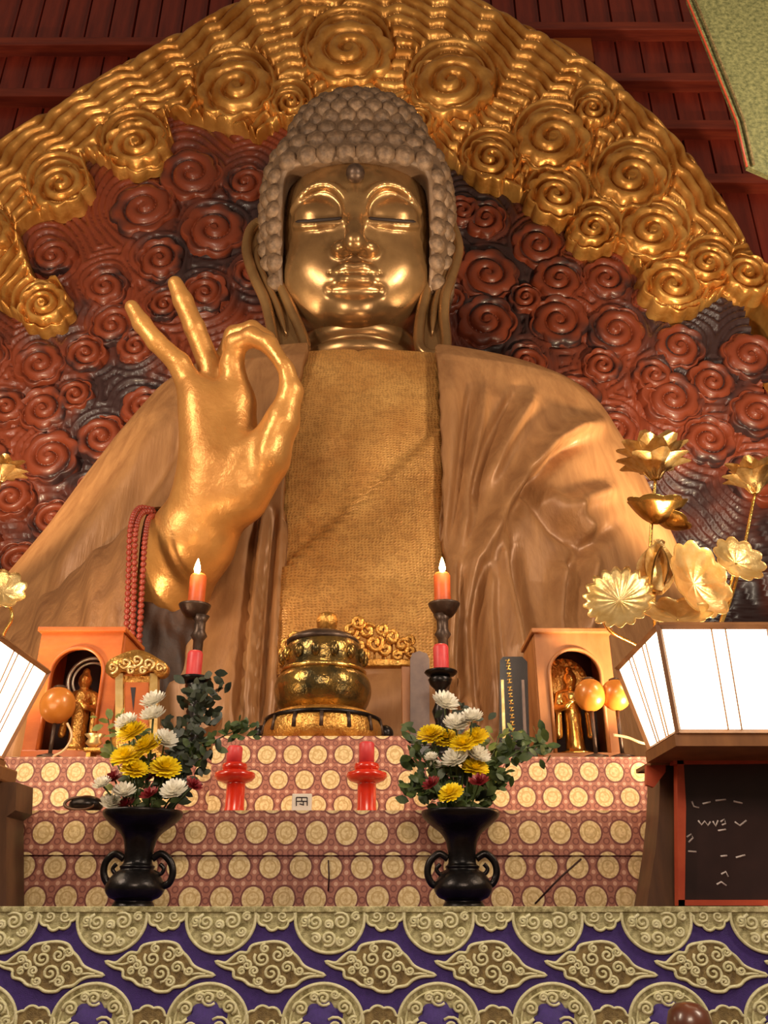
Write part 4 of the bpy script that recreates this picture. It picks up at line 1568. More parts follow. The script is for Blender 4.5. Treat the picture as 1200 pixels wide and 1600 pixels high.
for (x, y, r, c, lab) in [
    (695, 1099, 20, 'white', 'topmost white chrysanthemum of the right bouquet'),
    (713, 1132, 19, 'white', 'white chrysanthemum just above the yellow row of the right bouquet'),
    (737, 1122, 17, 'white', 'white chrysanthemum upper right in the right bouquet'),
    (674, 1150, 21, 'yellow', 'leftmost yellow chrysanthemum in the row of the right bouquet'),
    (697, 1156, 19, 'yellow', 'second yellow chrysanthemum from the left in the right bouquet'),
    (724, 1164, 20, 'yellow', 'third yellow chrysanthemum from the left in the right bouquet'),
    (743, 1154, 20, 'yellow', 'rightmost yellow chrysanthemum in the upper row of the right bouquet'),
    (674, 1184, 10, 'white', 'tiny white bloom at the left of the right bouquet'),
    (681, 1196, 9, 'white', 'tiniest white bloom low on the left of the right bouquet'),
    (712, 1187, 20, 'white', 'white chrysanthemum below the yellow row of the right bouquet'),
    (746, 1182, 19, 'white', 'white chrysanthemum at the right below the yellow row of the right bouquet'),
    (742, 1202, 20, 'yellow', 'yellow chrysanthemum below the white blooms of the right bouquet'),
    (705, 1241, 19, 'yellow', 'lowest yellow chrysanthemum just above the right vase rim'),
    (675, 1226, 14, 'red', 'dark red bloom at the left of the right bouquet'),
    (749, 1222, 15, 'red', 'crimson bloom below the lowest right yellow bloom of the right bouquet')]:
    flower(vr, x, y, r, c, lab, GR, (3.93 if y > 1215 else 4.0) + random.uniform(-.04, .04))


def branch(mouth, path, Y, n, leaf_len, mat, label, group, spread=.055, wide=1.0):
    base = mouth + Vector((0, .02, -.08))
    b = thing('leafy_branch', label, 'foliage', base, group)
    P = [base] + [at(x, y, Y + random.uniform(-.02, .05)) for x, y in path]
    pth = spline(P, 40)
    MB().add(*g_tube([Vector(p) for p in pth], list(np.linspace(.006, .002, 40)), 6)).build('stem', M['stem'], b)
    mb = MB()
    base_l = np.array(lf)
    for k in range(n):
        c = Vector(pth[int(10 + 29 * random.random())]) + Vector((random.gauss(0, spread), random.gauss(0, spread * .8), random.gauss(0, spread)))
        d = Vector((random.uniform(-1, 1), random.uniform(-.7, .4), random.uniform(-.3, .9))).normalized()
        nn = Vector((random.uniform(-.6, .6), -1, random.uniform(-.2, .9)))
        R = Matrix(((d.cross(nn)).normalized() * wide, d, nn.normalized())).transposed()
        L_ = leaf_len * random.uniform(.7, 1.25)
        mb.add(base_l @ np.array(R).T * L_ + np.array(c), lff)
    o = mb.build('leaves', M[mat], b, recalc=False)
    o['kind'] = 'stuff'


branch(vl, [(250, 1230), (285, 1170), (310, 1110), (318, 1080)], 4.12, 170, .06, 'leaf_dark', 'tall dark green leafy branch on the right of the left bouquet', 'branches in the left vase', .055)
branch(vl, [(260, 1230), (300, 1180), (350, 1150), (392, 1132)], 4.14, 70, .05, 'leaf', 'green leafy branch stretching right from the left bouquet', 'branches in the left vase', .022)
branch(vl, [(260, 1235), (290, 1200), (305, 1165)], 4.10, 90, .055, 'leaf_dark', 'short dark green leafy branch behind the left bouquet\'s rightmost yellow bloom', 'branches in the left vase', .045)
branch(vl, [(200, 1230), (178, 1180), (168, 1115)], 4.12, 45, .05, 'leaf_light', 'pale green branch rising on the left of the left bouquet', 'branches in the left vase', .025)
branch(vl, [(215, 1235), (215, 1200), (222, 1140)], 4.10, 60, .05, 'leaf', 'green leaves between the blooms of the left bouquet', 'branches in the left vase', .04)
branch(vr, [(740, 1235), (780, 1195), (815, 1172), (852, 1162)], 4.12, 90, .06, 'leaf', 'green leafy branch stretching right from the right bouquet', 'branches in the right vase', .032)
branch(vr, [(735, 1230), (765, 1190), (782, 1140)], 4.12, 55, .06, 'leaf_light', 'pale green branch rising on the right of the right bouquet', 'branches in the right vase', .03)
branch(vr, [(700, 1235), (665, 1190), (642, 1150)], 4.12, 70, .06, 'leaf', 'green branch rising on the left of the right bouquet', 'branches in the right vase', .04)
branch(vr, [(695, 1245), (665, 1235), (645, 1240)], 4.05, 55, .06, 'leaf', 'low green branch drooping at the left of the right vase rim', 'branches in the right vase', .035)
branch(vr, [(735, 1245), (765, 1238), (790, 1222)], 4.05, 40, .06, 'leaf', 'low green branch at the right of the right vase rim', 'branches in the right vase', .025)
branch(vr, [(715, 1235), (712, 1190), (715, 1110)], 4.12, 80, .05, 'leaf_dark', 'dark green leaves between the blooms of the right bouquet', 'branches in the right vase', .045)


# ================================================================== red lacquer stands, card
def red_stand(cx, label, top):
    Y = 4.52
    r = thing('candle_stand', label, 'candle stand', (at(cx, 1250, Y).x, Y, Z1), 'red lacquer candle stands')
    mb = MB(); lathe_px(mb, cx, Y, [(17, 1275), (16, 1266), (15, 1262), (14.5, 1226), (16, 1222)], 28, Z1); mb.build('pillar', M['red_lacquer'], r)
    mb = MB(); lathe_px(mb, cx, Y, [(16, 1224), (27, 1220), (32, 1214), (31, 1208), (22, 1205), (18, 1203)], 36); mb.build('disc', M['red_lacquer'], r)
    mb = MB(); lathe_px(mb, cx, Y, [(17, 1205), (20, 1200), (19, 1194), (14, 1192)], 28); mb.build('cup', M['red_lacquer'], r)
    mb = MB(); lathe_px(mb, cx, Y, [(12, 1194), (12, top + 3), (10, top), (3, top - 1)], 24); mb.build('candle', M['wax_red'], r)


red_stand(367, 'red lacquer candle stand with disc collar, left of the white card', 1166)
red_stand(573, 'red lacquer candle stand with disc collar, right of the white card', 1160)
Yc = 4.46
cd = thing('name_card', 'small white card with dark mark between the red stands', 'card', (at(471, 1255, Yc).x, Yc, Z1))
xa, xb = at(456, 1250, Yc).x, at(487, 1250, Yc).x
zc0 = at(470, 1240, Yc).z
MB().add(*g_box(xa, xb, Yc, Yc + .03, Z1, zc0, .004)).build('body', M['card'], cd, False)
mb = MB()
for (p, q) in (((463, 1246), (463, 1259)), ((463, 1246), (480, 1246)), ((480, 1246), (480, 1259)), ((463, 1252), (480, 1252)), ((471.5, 1246), (471.5, 1252)), ((474, 1252), (474, 1258)), ((468, 1256), (475, 1258))):
    mb.add(*g_tube([at(p[0], p[1], Yc - .001), at(q[0], q[1], Yc - .001)], .0026, 6))
mb.build('printed_mark', M['ink'], cd)


# ================================================================== candlesticks
FL = emit('flame', (255, 206, 120), 60.0)


def tall_stick(cx, ytop, label, dx):
    Y = 5.55
    r = thing('candlestick', label, 'candlestick', (at(cx + dx, 1100, Y).x, Y, Z2), 'tall candlesticks with lit candles')
    y0 = ytop + 48
    mb = MB(); lathe_px(mb, cx + dx, Y, [(34, 1190), (33, 1180), (14, 1165), (8, 1140), (7, 1080), (11, 1062), (7, 1050), (8, y0 + 55), (13, y0 + 48), (9, y0 + 40), (9, y0 + 26), (14, y0 + 17)], 28, Z2); mb.build('stem', M['bronze'], r)
    mb = MB(); lathe_px(mb, cx + dx, Y, [(12, y0 + 20), (19, y0 + 12), (24, y0 + 3), (25, y0), (20, y0 - 1), (14, y0 + 5), (5, y0 + 8)], 32); mb.build('drip_bowl', M['bronze'], r)
    mb = MB(); lathe_px(mb, cx + dx / 2, Y, [(12, y0 + 7), (13, y0), (13, ytop + 4), (10, ytop), (2, ytop + 1)], 24); c = mb.build('candle', M['wax_orange'], r)
    mb = MB(); lathe_px(mb, cx + dx / 2, Y, [(.8, ytop + 2), (4.2, ytop - 4), (5.2, ytop - 9), (3.6, ytop - 16), (.6, ytop - 25)], 16); mb.build('flame', FL, c)
    d = bpy.data.lights.new('candle_light', 'POINT')
    d.energy = 7; d.color = (1, .62, .28); d.shadow_soft_size = .03
    o = bpy.data.objects.new('candle_light', d); COL.objects.link(o)
    o.location = at(cx + dx / 2, ytop - 30, Y - .06)


tall_stick(313, 898, 'tall dark candlestick with lit orange candle before the statue\'s wrist', -9)
tall_stick(688, 896, 'tall dark candlestick with lit orange candle before the statue\'s chest', 6)


def short_stick(cx, yt, yb, label):
    Y = 5.12
    r = thing('candlestick', label, 'candlestick', (at(cx, 1150, Y).x, Y, Z2), 'short candlesticks with red candles')
    mb = MB(); lathe_px(mb, cx, Y, [(30, 1185), (29, 1176), (12, 1160), (9, 1130), (14, 1112), (9, 1100), (8, yb + 30), (16, yb + 22), (19, yb + 14), (14, yb + 9)], 28, Z2); mb.build('stem', M['bronze_black'], r)
    mb = MB(); lathe_px(mb, cx, Y, [(12, yb + 11), (22, yb + 7), (26, yb + 3), (25, yb + 1), (10, yb + 4)], 32); mb.build('drip_dish', M['bronze_black'], r)
    mb = MB(); lathe_px(mb, cx, Y, [(11.5, yb + 5), (12, yb), (12, yt + 4), (10, yt), (2, yt + .5)], 24); c = mb.build('candle', M['wax_red'], r)
    MB().add(*g_tube([at(cx, yt + 1, Y), at(cx + 1, yt - 5, Y)], .003, 6)).build('wick', M['ink'], c)


short_stick(304, 1018, 1058, 'short dark candlestick with unlit red candle above the left bouquet\'s leaves')
short_stick(689, 1008, 1048, 'short dark candlestick with unlit red candle above the right bouquet')

# ================================================================== bronze pot on its stand
Yk = 5.30
kr = thing('incense_pot', 'round bronze and gold incense pot with shiny belly on the middle block', 'incense burner', (at(505, 1120, Yk).x, Yk, Z2M))
mb = MB(); pr_ = spline([(58, 1118, 0), (70, 1104, 0), (76, 1084, 0), (73, 1066, 0), (64, 1054, 0), (61, 1048, 0), (62, 1036, 0), (60, 1018, 0), (54, 1007, 0)], 40)
lathe_px(mb, 505, Yk, [(p[0], p[1]) for p in pr_], 48); mb.build('belly', M['koro'], kr)
mb = MB(); lathe_px(mb, 505, Yk, [(66, 1056), (68, 1052), (64, 1048)], 40); mb.build('band', M['brass'], kr)
mb = MB(); lathe_px(mb, 505, Yk, [(56, 1010), (57, 1004), (48, 997), (30, 990), (10, 987)], 40); ld = mb.build('lid', M['bronze'], kr)
mb = MB(); lathe_px(mb, 511, Yk, [(8, 990), (9, 986), (15, 981), (17, 971), (14, 961), (5, 957)], 20); mb.build('finial', M['gilt'], ld)
for k in range(14):
    a = 2 * math.pi * k / 14 + .1
    c = at(505, 1052, Yk)
    R = 63 * mpp(1030, Yk)
    zc = at(505, 1030, Yk).z
    MB().add(*g_sphere((c.x + R * math.cos(a), Yk + R * math.sin(a), zc), (.03, .03, .045), 10, 8)).build('boss', M['koro'], kr)
ps = thing('pot_stand', 'round wooden stand with gold panels beneath the bronze pot', 'stand', (at(505, 1140, Yk).x, Yk, Z2M))
mb = MB(); lathe_px(mb, 505, Yk, [(92, 1158), (94, 1150), (93, 1140), (89, 1132), (84, 1122), (72, 1116), (58, 1113)], 56, Z2M); mb.build('body', M['gilt'], ps)
cx_ = at(505, 1140, Yk).x
for k in range(14):
    a = 2 * math.pi * k / 14 + .26
    R0_, R1_ = 95 * mpp(1152, Yk), 90 * mpp(1130, Yk)
    MB().add(*g_tube([(cx_ + R0_ * math.cos(a), Yk + R0_ * math.sin(a), at(505, 1152, Yk).z), (cx_ + R1_ * math.cos(a), Yk + R1_ * math.sin(a), at(505, 1130, Yk).z)], .012, 6)).build('divider', M['bronze'], ps)
mb = MB(); lathe_px(mb, 505, Yk, [(90, 1131), (92, 1127), (87, 1124)], 56); mb.build('rim', M['bronze_black'], ps)
for s in (-1, 1):
    MB().add(*g_sphere(at(505 + s * 97, 1146, Yk), .05, 12, 8)).build('knob', M['bronze_black'], ps)

# gilt scrollwork behind the pot
Yg = 5.72
gw = thing('gilt_scrollwork', 'gilded openwork ornament of curling leaves behind the bronze pot', 'ornament', (at(550, 1100, Yg).x, Yg, Z2M))
MB().add(*g_box(at(436, 1036, Yg).x, at(652, 1036, Yg).x, Yg - .02, Yg + .06, at(500, 1042, Yg).z, at(500, 1030, Yg).z, .01)).build('rail', M['gilt'], gw)
for x in (452, 634):
    p = at(x, 1036, Yg)
    MB().add(*g_box(p.x - .03, p.x + .03, Yg - .01, Yg + .05, Z2M, p.z, .005)).build('post', M['niche_brown'], gw, False)
for i, (x, y, r, a, h_) in enumerate([(450, 1010, 16, 0, 1), (462, 996, 11, 2, -1), (446, 1022, 10, 3, 1), (470, 1016, 10, 1, -1), (548, 985, 13, 0, 1), (560, 972, 11, 2, -1), (574, 986, 13, 4, 1), (585, 1005, 14, 1, -1),
                                      (602, 1014, 12, 3, 1), (612, 996, 12, 5, -1), (628, 1008, 13, 0, 1), (642, 1018, 9, 2, -1), (560, 1010, 14, 3, 1), (540, 1012, 10, 2, 1), (640, 1000, 8, 1, 1), (568, 1024, 9, 0, -1), (622, 1024, 8, 3, 1), (598, 984, 9, 2, 1), (525, 1018, 10, 0, 1), (485, 1022, 9, 1, 1)]):
    mb = MB()
    mb.add(*g_tube([at(px_, py_, Yg - .01 - .02 * (i % 2)) for px_, py_ in spiral2(x, y, r, 1.3, a, h_, 18, .2)], list(np.linspace(.026, .014, 18)), 8))
    q = at(x, y, Yg)
    mb.add(*g_tube([at(x, y + r * .8, Yg), Vector((q.x, Yg + .02, at(500, 1036, Yg).z))], .008, 6))
    mb.build('leaf_scroll', M['gilt'], gw)


# ================================================================== niches with figures
def niche(cx, hw, yt, yb, ohw, oyt, oyb, Y, mat, dep, label):
    p0 = at(cx, yb, Y)
    r = thing('shrine_niche', label, 'shrine', (p0.x, Y + dep / 2, Z2), 'arched wooden shrine niches')
    xc = p0.x
    k = mpp((yt + yb) / 2, Y)
    w, ow = hw * k, ohw * k
    zt, zot, zob = at(cx, yt, Y).z, at(cx, oyt, Y).z, at(cx, oyb, Y).z
    # front board with arched opening
    n = 24
    inner = [(xc - ow, zob)]
    zs_ = zot - ow
    for i in range(n + 1):
        a = math.pi - math.pi * i / n
        inner.append((xc + ow * math.cos(a), zs_ + ow * math.sin(a)))
    inner.append((xc + ow, zob))
    outer = [(xc - w, zob)]
    for i in range(n + 1):
        a = math.pi - math.pi * i / n
        c, s = math.cos(a), math.sin(a)
        m_ = max(abs(c), abs(s))
        ox = xc + w * max(-1, min(1, c / m_))
        oz = zt if abs(s) >= abs(c) else zs_ + (zt - zs_) * s / abs(c)
        outer.append((ox, oz))
    outer.append((xc + w, zob))
    V = []
    for y in (Y, Y + .05):
        V += [(x, y, z) for x, z in inner] + [(x, y, z) for x, z in outer]
    m_ = len(inner)
    Fq = []
    for i in range(m_ - 1):
        Fq += [(i, i + 1, m_ + i + 1, m_ + i), (2 * m_ + i, 3 * m_ + i, 3 * m_ + i + 1, 2 * m_ + i + 1), (i, 2 * m_ + i, 2 * m_ + i + 1, i + 1), (m_ + i, m_ + i + 1, 3 * m_ + i + 1, 3 * m_ + i)]
    Fq += [(0, m_, 3 * m_, 2 * m_), (m_ - 1, 3 * m_ - 1, 4 * m_ - 1, 2 * m_ - 1)]
    MB().add(V, Fq).build('front_board', mat, r, False)
    # rim moulding of the arch
    MB().add(*g_tube([(x, Y - .004, z) for x, z in inner], .012, 8)).build('arch_moulding', mat, r)
    MB().add(*g_box(xc - w, xc + w, Y - .012, Y + .06, Z2, zob, .006)).build('sill', mat, r, False)
    for s in (-1, 1):
        MB().add(*g_box(xc + s * w - .015 - .012 * s, xc + s * w + .015 - .012 * s, Y + .045, Y + dep, Z2, zt, .004)).build('side_panel', mat, r, False)
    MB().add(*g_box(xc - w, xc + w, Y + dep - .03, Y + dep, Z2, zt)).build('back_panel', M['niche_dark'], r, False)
    MB().add(*g_box(xc - w - .02, xc + w + .02, Y - .03, Y + dep, zt, zt + .03, .006)).build('top_board', mat, r, False)
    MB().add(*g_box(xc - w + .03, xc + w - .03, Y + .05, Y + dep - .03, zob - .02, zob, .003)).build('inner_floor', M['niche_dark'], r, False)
    return r, xc, zob


nl_, xl_, zfl = niche(98, 66, 988, 1196, 42, 1012, 1172, 5.30, M['niche_orange'], .45, 'orange wooden niche with arched opening, beside the left lantern')
nr_, xr_, zfr = niche(911, 60, 990, 1184, 41, 1014, 1176, 5.30, M['niche_brown'], .45, 'brown wooden niche with arched opening, beside the right lantern')


def figure(x, Y, z0, h, mat, parent):
    g = Grid((x - .30 * h, Y - .22 * h, z0 - .02 * h), (x + .30 * h, Y + .22 * h, z0 + 1.06 * h), h / 64)
    c = lambda a, b, d: (x + a * h, Y + b * h, z0 + d * h)
    Fd = g.cap(c(0, 0, .06), c(0, 0, .40), .105 * h, .085 * h)                      # skirt
    Fd = smin(Fd, g.cap(c(0, 0, .42), c(0, 0, .62), .085 * h, .105 * h), .04 * h)   # chest
    Fd = smin(Fd, g.cap(c(-.10, 0, .66), c(.10, 0, .66), .05 * h), .05 * h)         # shoulders
    Fd = smin(Fd, g.cap(c(0, 0, .66), c(0, 0, .76), .04 * h), .03 * h)
    Fd = smin(Fd, g.ell(c(0, -.01, .82), (.075 * h, .08 * h, .095 * h)), .02 * h)   # head
    Fd = smin(Fd, g.ell(c(0, .0, .92), (.042 * h, .042 * h, .05 * h)), .02 * h)     # topknot
    Fd = smin(Fd, g.ell(c(0, -.09, .815), (.014 * h, .02 * h, .03 * h)), .015 * h)  # nose
    for s in (-1, 1):
        Fd = smin(Fd, g.chain([c(s * .13, 0, .65), c(s * .17, -.02, .50), c(s * .09, -.13, .50), c(s * .03, -.16, .56)], [.045 * h, .04 * h, .032 * h, .025 * h], .015 * h), .02 * h)
        Fd = smin(Fd, g.cap(c(s * .15, -.03, .48), c(s * .17, -.02, .22), .03 * h, .045 * h), .02 * h)   # hanging sleeves
    Fd = smin(Fd, g.ell(c(0, 0, .03), (.20 * h, .17 * h, .045 * h)), .02 * h)       # lotus foot
    V, Fq = g.mesh(Fd)
    return np_obj('figure', V, Fq, mat, parent)


def ring_pts(c, r, n=40):
    return [Vector((c[0] + r * math.cos(2 * math.pi * i / n), c[1], c[2] + r * math.sin(2 * math.pi * i / n))) for i in range(n)]


h1 = at(128, 1030, 5.5).z - zfl
f1 = thing('figurine', 'small gilded standing figurine with pale ring halo inside the left niche', 'figurine', (xl_, 5.48, zfl))
figure(xl_, 5.48, zfl, h1 * .92, M['gilt'], f1)
hc = (xl_, 5.58, zfl + h1 * .80)
h_ = MB().add(*g_tube(ring_pts(hc, .150), .013, 8, True)).build('halo_ring', M['silver'], f1)
MB().add(*g_tube(ring_pts(hc, .118), .009, 8, True)).build('halo_inner_ring', M['silver'], h_)
MB().add(*g_box(xl_ - .01, xl_ + .01, 5.55, 5.60, zfl, zfl + h1 * .72)).build('halo_post', M['gilt'], f1, False)
h2 = at(893, 1026, 5.5).z - zfr
f2 = thing('figurine', 'small dark gilded standing figurine with solid gold halo inside the right niche', 'figurine', (xr_, 5.48, zfr))
figure(xr_, 5.48, zfr, h2 * .92, M['brass'], f2)
hc = (xr_ - .01, 5.58, zfr + h2 * .78)
dv = ring_pts(hc, .150, 48)
MB().add(*g_prism(dv, [p + Vector((0, .02, 0)) for p in dv])).build('halo_disc', M['gilt'], f2, False)
for k in range(16):
    a = 2 * math.pi * k / 16
    MB().add(*g_sphere((hc[0] + .13 * math.cos(a), hc[1] - .004, hc[2] + .13 * math.sin(a)), (.022, .012, .022), 8, 6)).build('halo_bead', M['gilt'], f2)
MB().add(*g_box(xr_ - .01, xr_ + .01, 5.55, 5.60, zfr, zfr + h2 * .70)).build('halo_post', M['gilt'], f2, False)

# ================================================================== memorial tablets
Yi = 5.06
ih = thing('memorial_tablet', 'ornate gilded memorial tablet with cloud crest behind the left bouquet', 'tablet', (at(213, 1150, Yi).x, Yi, Z2), 'memorial tablets')


def P2(x, y): return at(x, y, Yi)


def px_plate(pts, Y, th, n=None):
    P = [at(x, y, Y) for x, y in pts]
    if n: P = [Vector(p) for p in spline(P, n, True)]
    return g_prism(P, [p + Vector((0, th, 0)) for p in P])


MB().add(*px_plate([(182, 1056), (244, 1056), (243, 1148), (184, 1148)], Yi, .05)).build('shaft', M['gilt'], ih, False)
MB().add(*px_plate([(194, 1066), (232, 1066), (231, 1140), (196, 1140)], Yi - .012, .03)).build('name_panel', M['niche_orange'], ih, False)
for x in (186, 240):
    MB().add(*px_plate([(x - 6, 1052), (x + 6, 1052), (x + 6, 1150), (x - 6, 1150)], Yi - .025, .06)).build('side_pillar', M['pale_gold'], ih, False)
crest = MB().add(*px_plate([(165, 1050), (168, 1034), (184, 1024), (200, 1018), (214, 1015), (230, 1019), (246, 1028), (260, 1038), (258, 1052), (246, 1056), (236, 1048), (213, 1054), (192, 1048), (178, 1058)], Yi - .04, .08, 70)).build('crest', M['gilt'], ih)
for x, y, r in ((176, 1044, 9), (196, 1036, 10), (214, 1032, 10), (232, 1038, 10), (250, 1044, 8), (205, 1048, 7), (224, 1048, 7)):
    MB().add(*g_tube([at(a, b, Yi - .045) for a, b in spiral2(x, y, r, 1.3, x, 1, 16)], .010, 6)).build('crest_scroll', M['pale_gold'], crest)
mb = MB(); lathe_px(mb, 213, Yi + .03, [(48, 1188), (47, 1178), (36, 1172), (42, 1162), (40, 1154), (34, 1147)], 32, Z2, .5); mb.build('lotus_base', M['gilt'], ih)
MB().add(*px_plate([(204, 1074), (212, 1074), (208, 1110)], Yi - .016, .01)).build('name_strokes', M['ink'], ih, False)

Ys = 5.42
gs = thing('memorial_tablet', 'plain grey upright tablet with rounded top behind the right bouquet', 'tablet', (at(656, 1150, Ys).x, Ys, Z2), 'memorial tablets')
MB().add(*px_plate([(641, 1170), (641, 1030), (644, 1021), (655, 1017), (667, 1021), (671, 1030), (671, 1170)], Ys, .05)).build('slab', M['grey_slab'], gs, False)
p = at(656, 1180, Ys)
MB().add(*g_box(p.x - .10, p.x + .10, Ys - .03, Ys + .09, Z2, at(656, 1165, Ys).z, .008)).build('foot', M['black_lacquer'], gs, False)

Yp = 5.08
bp_ = thing('memorial_tablet', 'black lacquer tablet with gold marks and pale side posts left of the right niche', 'tablet', (at(802, 1160, Yp).x, Yp, Z2), 'memorial tablets')
MB().add(*px_plate([(780, 1176), (781, 1032), (786, 1026), (816, 1026), (824, 1034), (828, 1176)], Yp, .06)).build('board', M['black_lacquer'], bp_, False)
for x0_, x1_ in ((784, 789), (816, 822)):
    MB().add(*px_plate([(x0_ - 1, 1062), (x0_ + 3, 1062), (x1_ + 2, 1170), (x1_ - 3, 1170)], Yp - .015, .02)).build('side_post', M['grey_slab'] if x0_ > 800 else M['pale_gold'], bp_, False)
mb = MB()
for i, y in enumerate((1034, 1043, 1054, 1064, 1076, 1086, 1097, 1108, 1119, 1130, 1141, 1152)):
    x = 794 + i * .8
    mb.add(*g_tube([at(x - 4, y - 2, Yp - .004), at(x + 3, y - 3, Yp - .004)], .004, 6))
    mb.add(*g_tube([at(x, y - 4, Yp - .004), at(x - 1, y + 3, Yp - .004)], .004, 6))
    mb.add(*g_tube([at(x - 3, y + 3, Yp - .004), at(x + 4, y + 2, Yp - .004)], .0035, 6))
mb.build('gold_inscription', M['brass'], bp_)
p = at(804, 1180, Yp)
MB().add(*g_box(p.x - .13, p.x + .13, Yp - .04, Yp + .12, Z2, at(804, 1170, Yp).z, .01)).build('foot', M['black_lacquer'], bp_, False)


# ================================================================== amber globes, cord, small things
def globe(cx, cy, r, label, Y=4.97 + .1):
    c = at(cx, cy, Y)
    R = r * mpp(cy, Y)
    o = thing('amber_globe', label, 'globe', (c.x, Y, Z2), 'round amber globes')
    MB().add(*g_sphere(c, (R, R, R * 1.06), 28, 18)).build('bowl', M['amber'], o)
    MB().add(*g_lathe([(R * .35, c.z + R * .98), (R * .38, c.z + R * 1.06), (R * .2, c.z + R * 1.16)], c.x, Y, 20)).build('cap', M['bronze'], o)
    MB().add(*g_tube([(c.x, Y, Z2), (c.x, Y, c.z - R * .9)], .012, 8)).build('stem', M['bronze'], o)
    MB().add(*g_lathe([(.07, Z2), (.07, Z2 + .015), (.02, Z2 + .03)], c.x, Y, 20)).build('foot', M['bronze'], o)


globe(90, 1102, 27, 'round amber globe before the left niche')
globe(922, 1086, 24, 'round amber globe before the right niche, nearer the niche')
globe(962, 1086, 23, 'round amber globe between the right niche and right lantern')
mb = MB(); px_tube(mb, [(958, 1148, 5.0), (980, 1152, 4.99), (1000, 1160, 4.98), (1030, 1168, 5.0), (1040, 1190, 5.1)], .008, 8, n=24)
tag(mb.build('power_cord', M['cord']), 'thin pale cord running to the right lantern above the brocade', 'cord')
mb = MB(); px_tube(mb, [(105, 1130, 5.02), (112, 1150, 5.02), (100, 1172, 5.02), (78, 1184, 5.02), (64, 1192, 5.04)], .007, 8, n=24)
tag(mb.build('power_cord', M['cord']), 'thin pale cord looping below the left amber globe', 'cord')

Yd = 4.48
ml = thing('wooden_gong', 'dark oval wooden gong lying on the step left of the left vase', 'gong', (at(135, 1262, Yd).x, Yd, Z1))
c = at(135, 1256, Yd)
MB().add(*g_sphere((c.x, Yd, Z1 + .045), (.085, .07, .045), 24, 12)).build('body', M['bronze_black'], ml)
MB().add(*g_tube([Vector((c.x - .02 + .072 * math.cos(a), Yd - .045 + .01 * math.sin(a), Z1 + .047 + .03 * math.sin(a))) for a in np.linspace(0, 2 * math.pi, 24, endpoint=False)], .008, 6, True)).build('lip', M['stand_wood'], ml)
Yt = 5.03
tr = thing('offering_tray', 'small gilded tray with pale folded offering at the left niche\'s foot', 'tray', (at(160, 1195, Yt).x, Yt, Z2))
p = at(165, 1195, Yt)
MB().add(*g_box(p.x - .13, p.x + .13, Yt - .03, Yt + .10, Z2 + .03, Z2 + .055, .008)).build('board', M['gilt'], tr, False)
for s in (-1, 1):
    MB().add(*g_box(p.x + s * .10 - .012, p.x + s * .10 + .012, Yt - .02, Yt + .09, Z2, Z2 + .03)).build('foot', M['gilt'], tr, False)
MB().add(*g_lathe([(.012, Z2 + .055), (.05, Z2 + .085), (.035, Z2 + .11), (.06, Z2 + .135), (.01, Z2 + .14)], p.x - .09, Yt + .02, 14, 1, .7)).build('folded_offering', M['pale_gold'], tr)

# ================================================================== lanterns and their stands
PAPER = emit('lantern_paper', (255, 232, 194), 5.0)


def lantern(T, B_, label):
    """T, B_: (x0, x1, y0, y1, z) top and bottom rectangles"""
    def cor(R): return [Vector((R[0], R[2], R[4])), Vector((R[1], R[2], R[4])), Vector((R[1], R[3], R[4])), Vector((R[0], R[3], R[4]))]
    t, b = cor(T), cor(B_)
    base = sum(b, Vector()) / 4
    r = thing('paper_lantern', label, 'lantern', base - Vector((0, 0, .03)), 'glowing paper lanterns')
    for i in range(4):
        MB().add(*g_tube([b[i], t[i]], .013, 4)).build('post', M['lantern_wood'], r, False)
        j = (i + 1) % 4
        MB().add(*g_tube([t[i], t[j]], .016, 4)).build('top_bar', M['lantern_wood'], r, False)
        MB().add(*g_tube([b[i], b[j]], .018, 4)).build('bottom_bar', M['lantern_wood'], r, False)
        ins = .012
        ct, cb = sum(t, Vector()) / 4, base
        f = [b[i].lerp(cb, ins), b[j].lerp(cb, ins), t[j].lerp(ct, ins), t[i].lerp(ct, ins)]
        q = [b[i].lerp(cb, ins * 2), b[j].lerp(cb, ins * 2), t[j].lerp(ct, ins * 2), t[i].lerp(ct, ins * 2)]
        pn = MB().add(*g_prism(f, q)).build('paper_panel', PAPER, r, False)
        for u_ in (.30, .38, .62, .70):
            MB().add(*g_tube([b[i].lerp(b[j], u_), t[i].lerp(t[j], u_)], .0035, 4)).build('lattice_bar', M['lantern_wood'], pn, False)
    tp = [p + Vector((0, 0, .0)) for p in t]
    MB().add(*g_prism([p + Vector((0, 0, .012)) for p in t], [p - Vector((0, 0, .005)) for p in t])).build('lid', M['lantern_wood'], r, False)
    bo = [base + (p - base) * 1.06 for p in b]
    MB().add(*g_prism([p - Vector((0, 0, .005)) for p in bo], [p - Vector((0, 0, .05)) for p in bo])).build('base_board', M['lantern_wood'], r, False)
    return r


zt, zb = 1.098 + CH, .650 + CH
lantern((1.525, 2.26, 3.5, 4.20, zt), (1.545, 2.22, 3.5, 3.90, zb), 'large glowing white paper lantern at the right above the black board')
lantern((-2.08, -1.315, 3.66, 4.27, zt), (-2.04, -1.42, 3.68, 4.15, zb), 'glowing white paper lantern cut off at the left edge')


def stand(pts, Y, th, label, extra=None):
    P = [at(x, y, Y) for x, y in pts]
    for p in P:
        if p.z < ZT + .03: p.z = ZT
    c = sum(P, Vector()) / len(P)
    r = thing('lantern_stand', label, 'stand', (c.x, Y, ZT), 'wooden lantern stands')
    MB().add(*g_prism(P, [p + Vector((0, th, 0)) for p in P])).build('panel', M['stand_wood'], r, False)
    return r


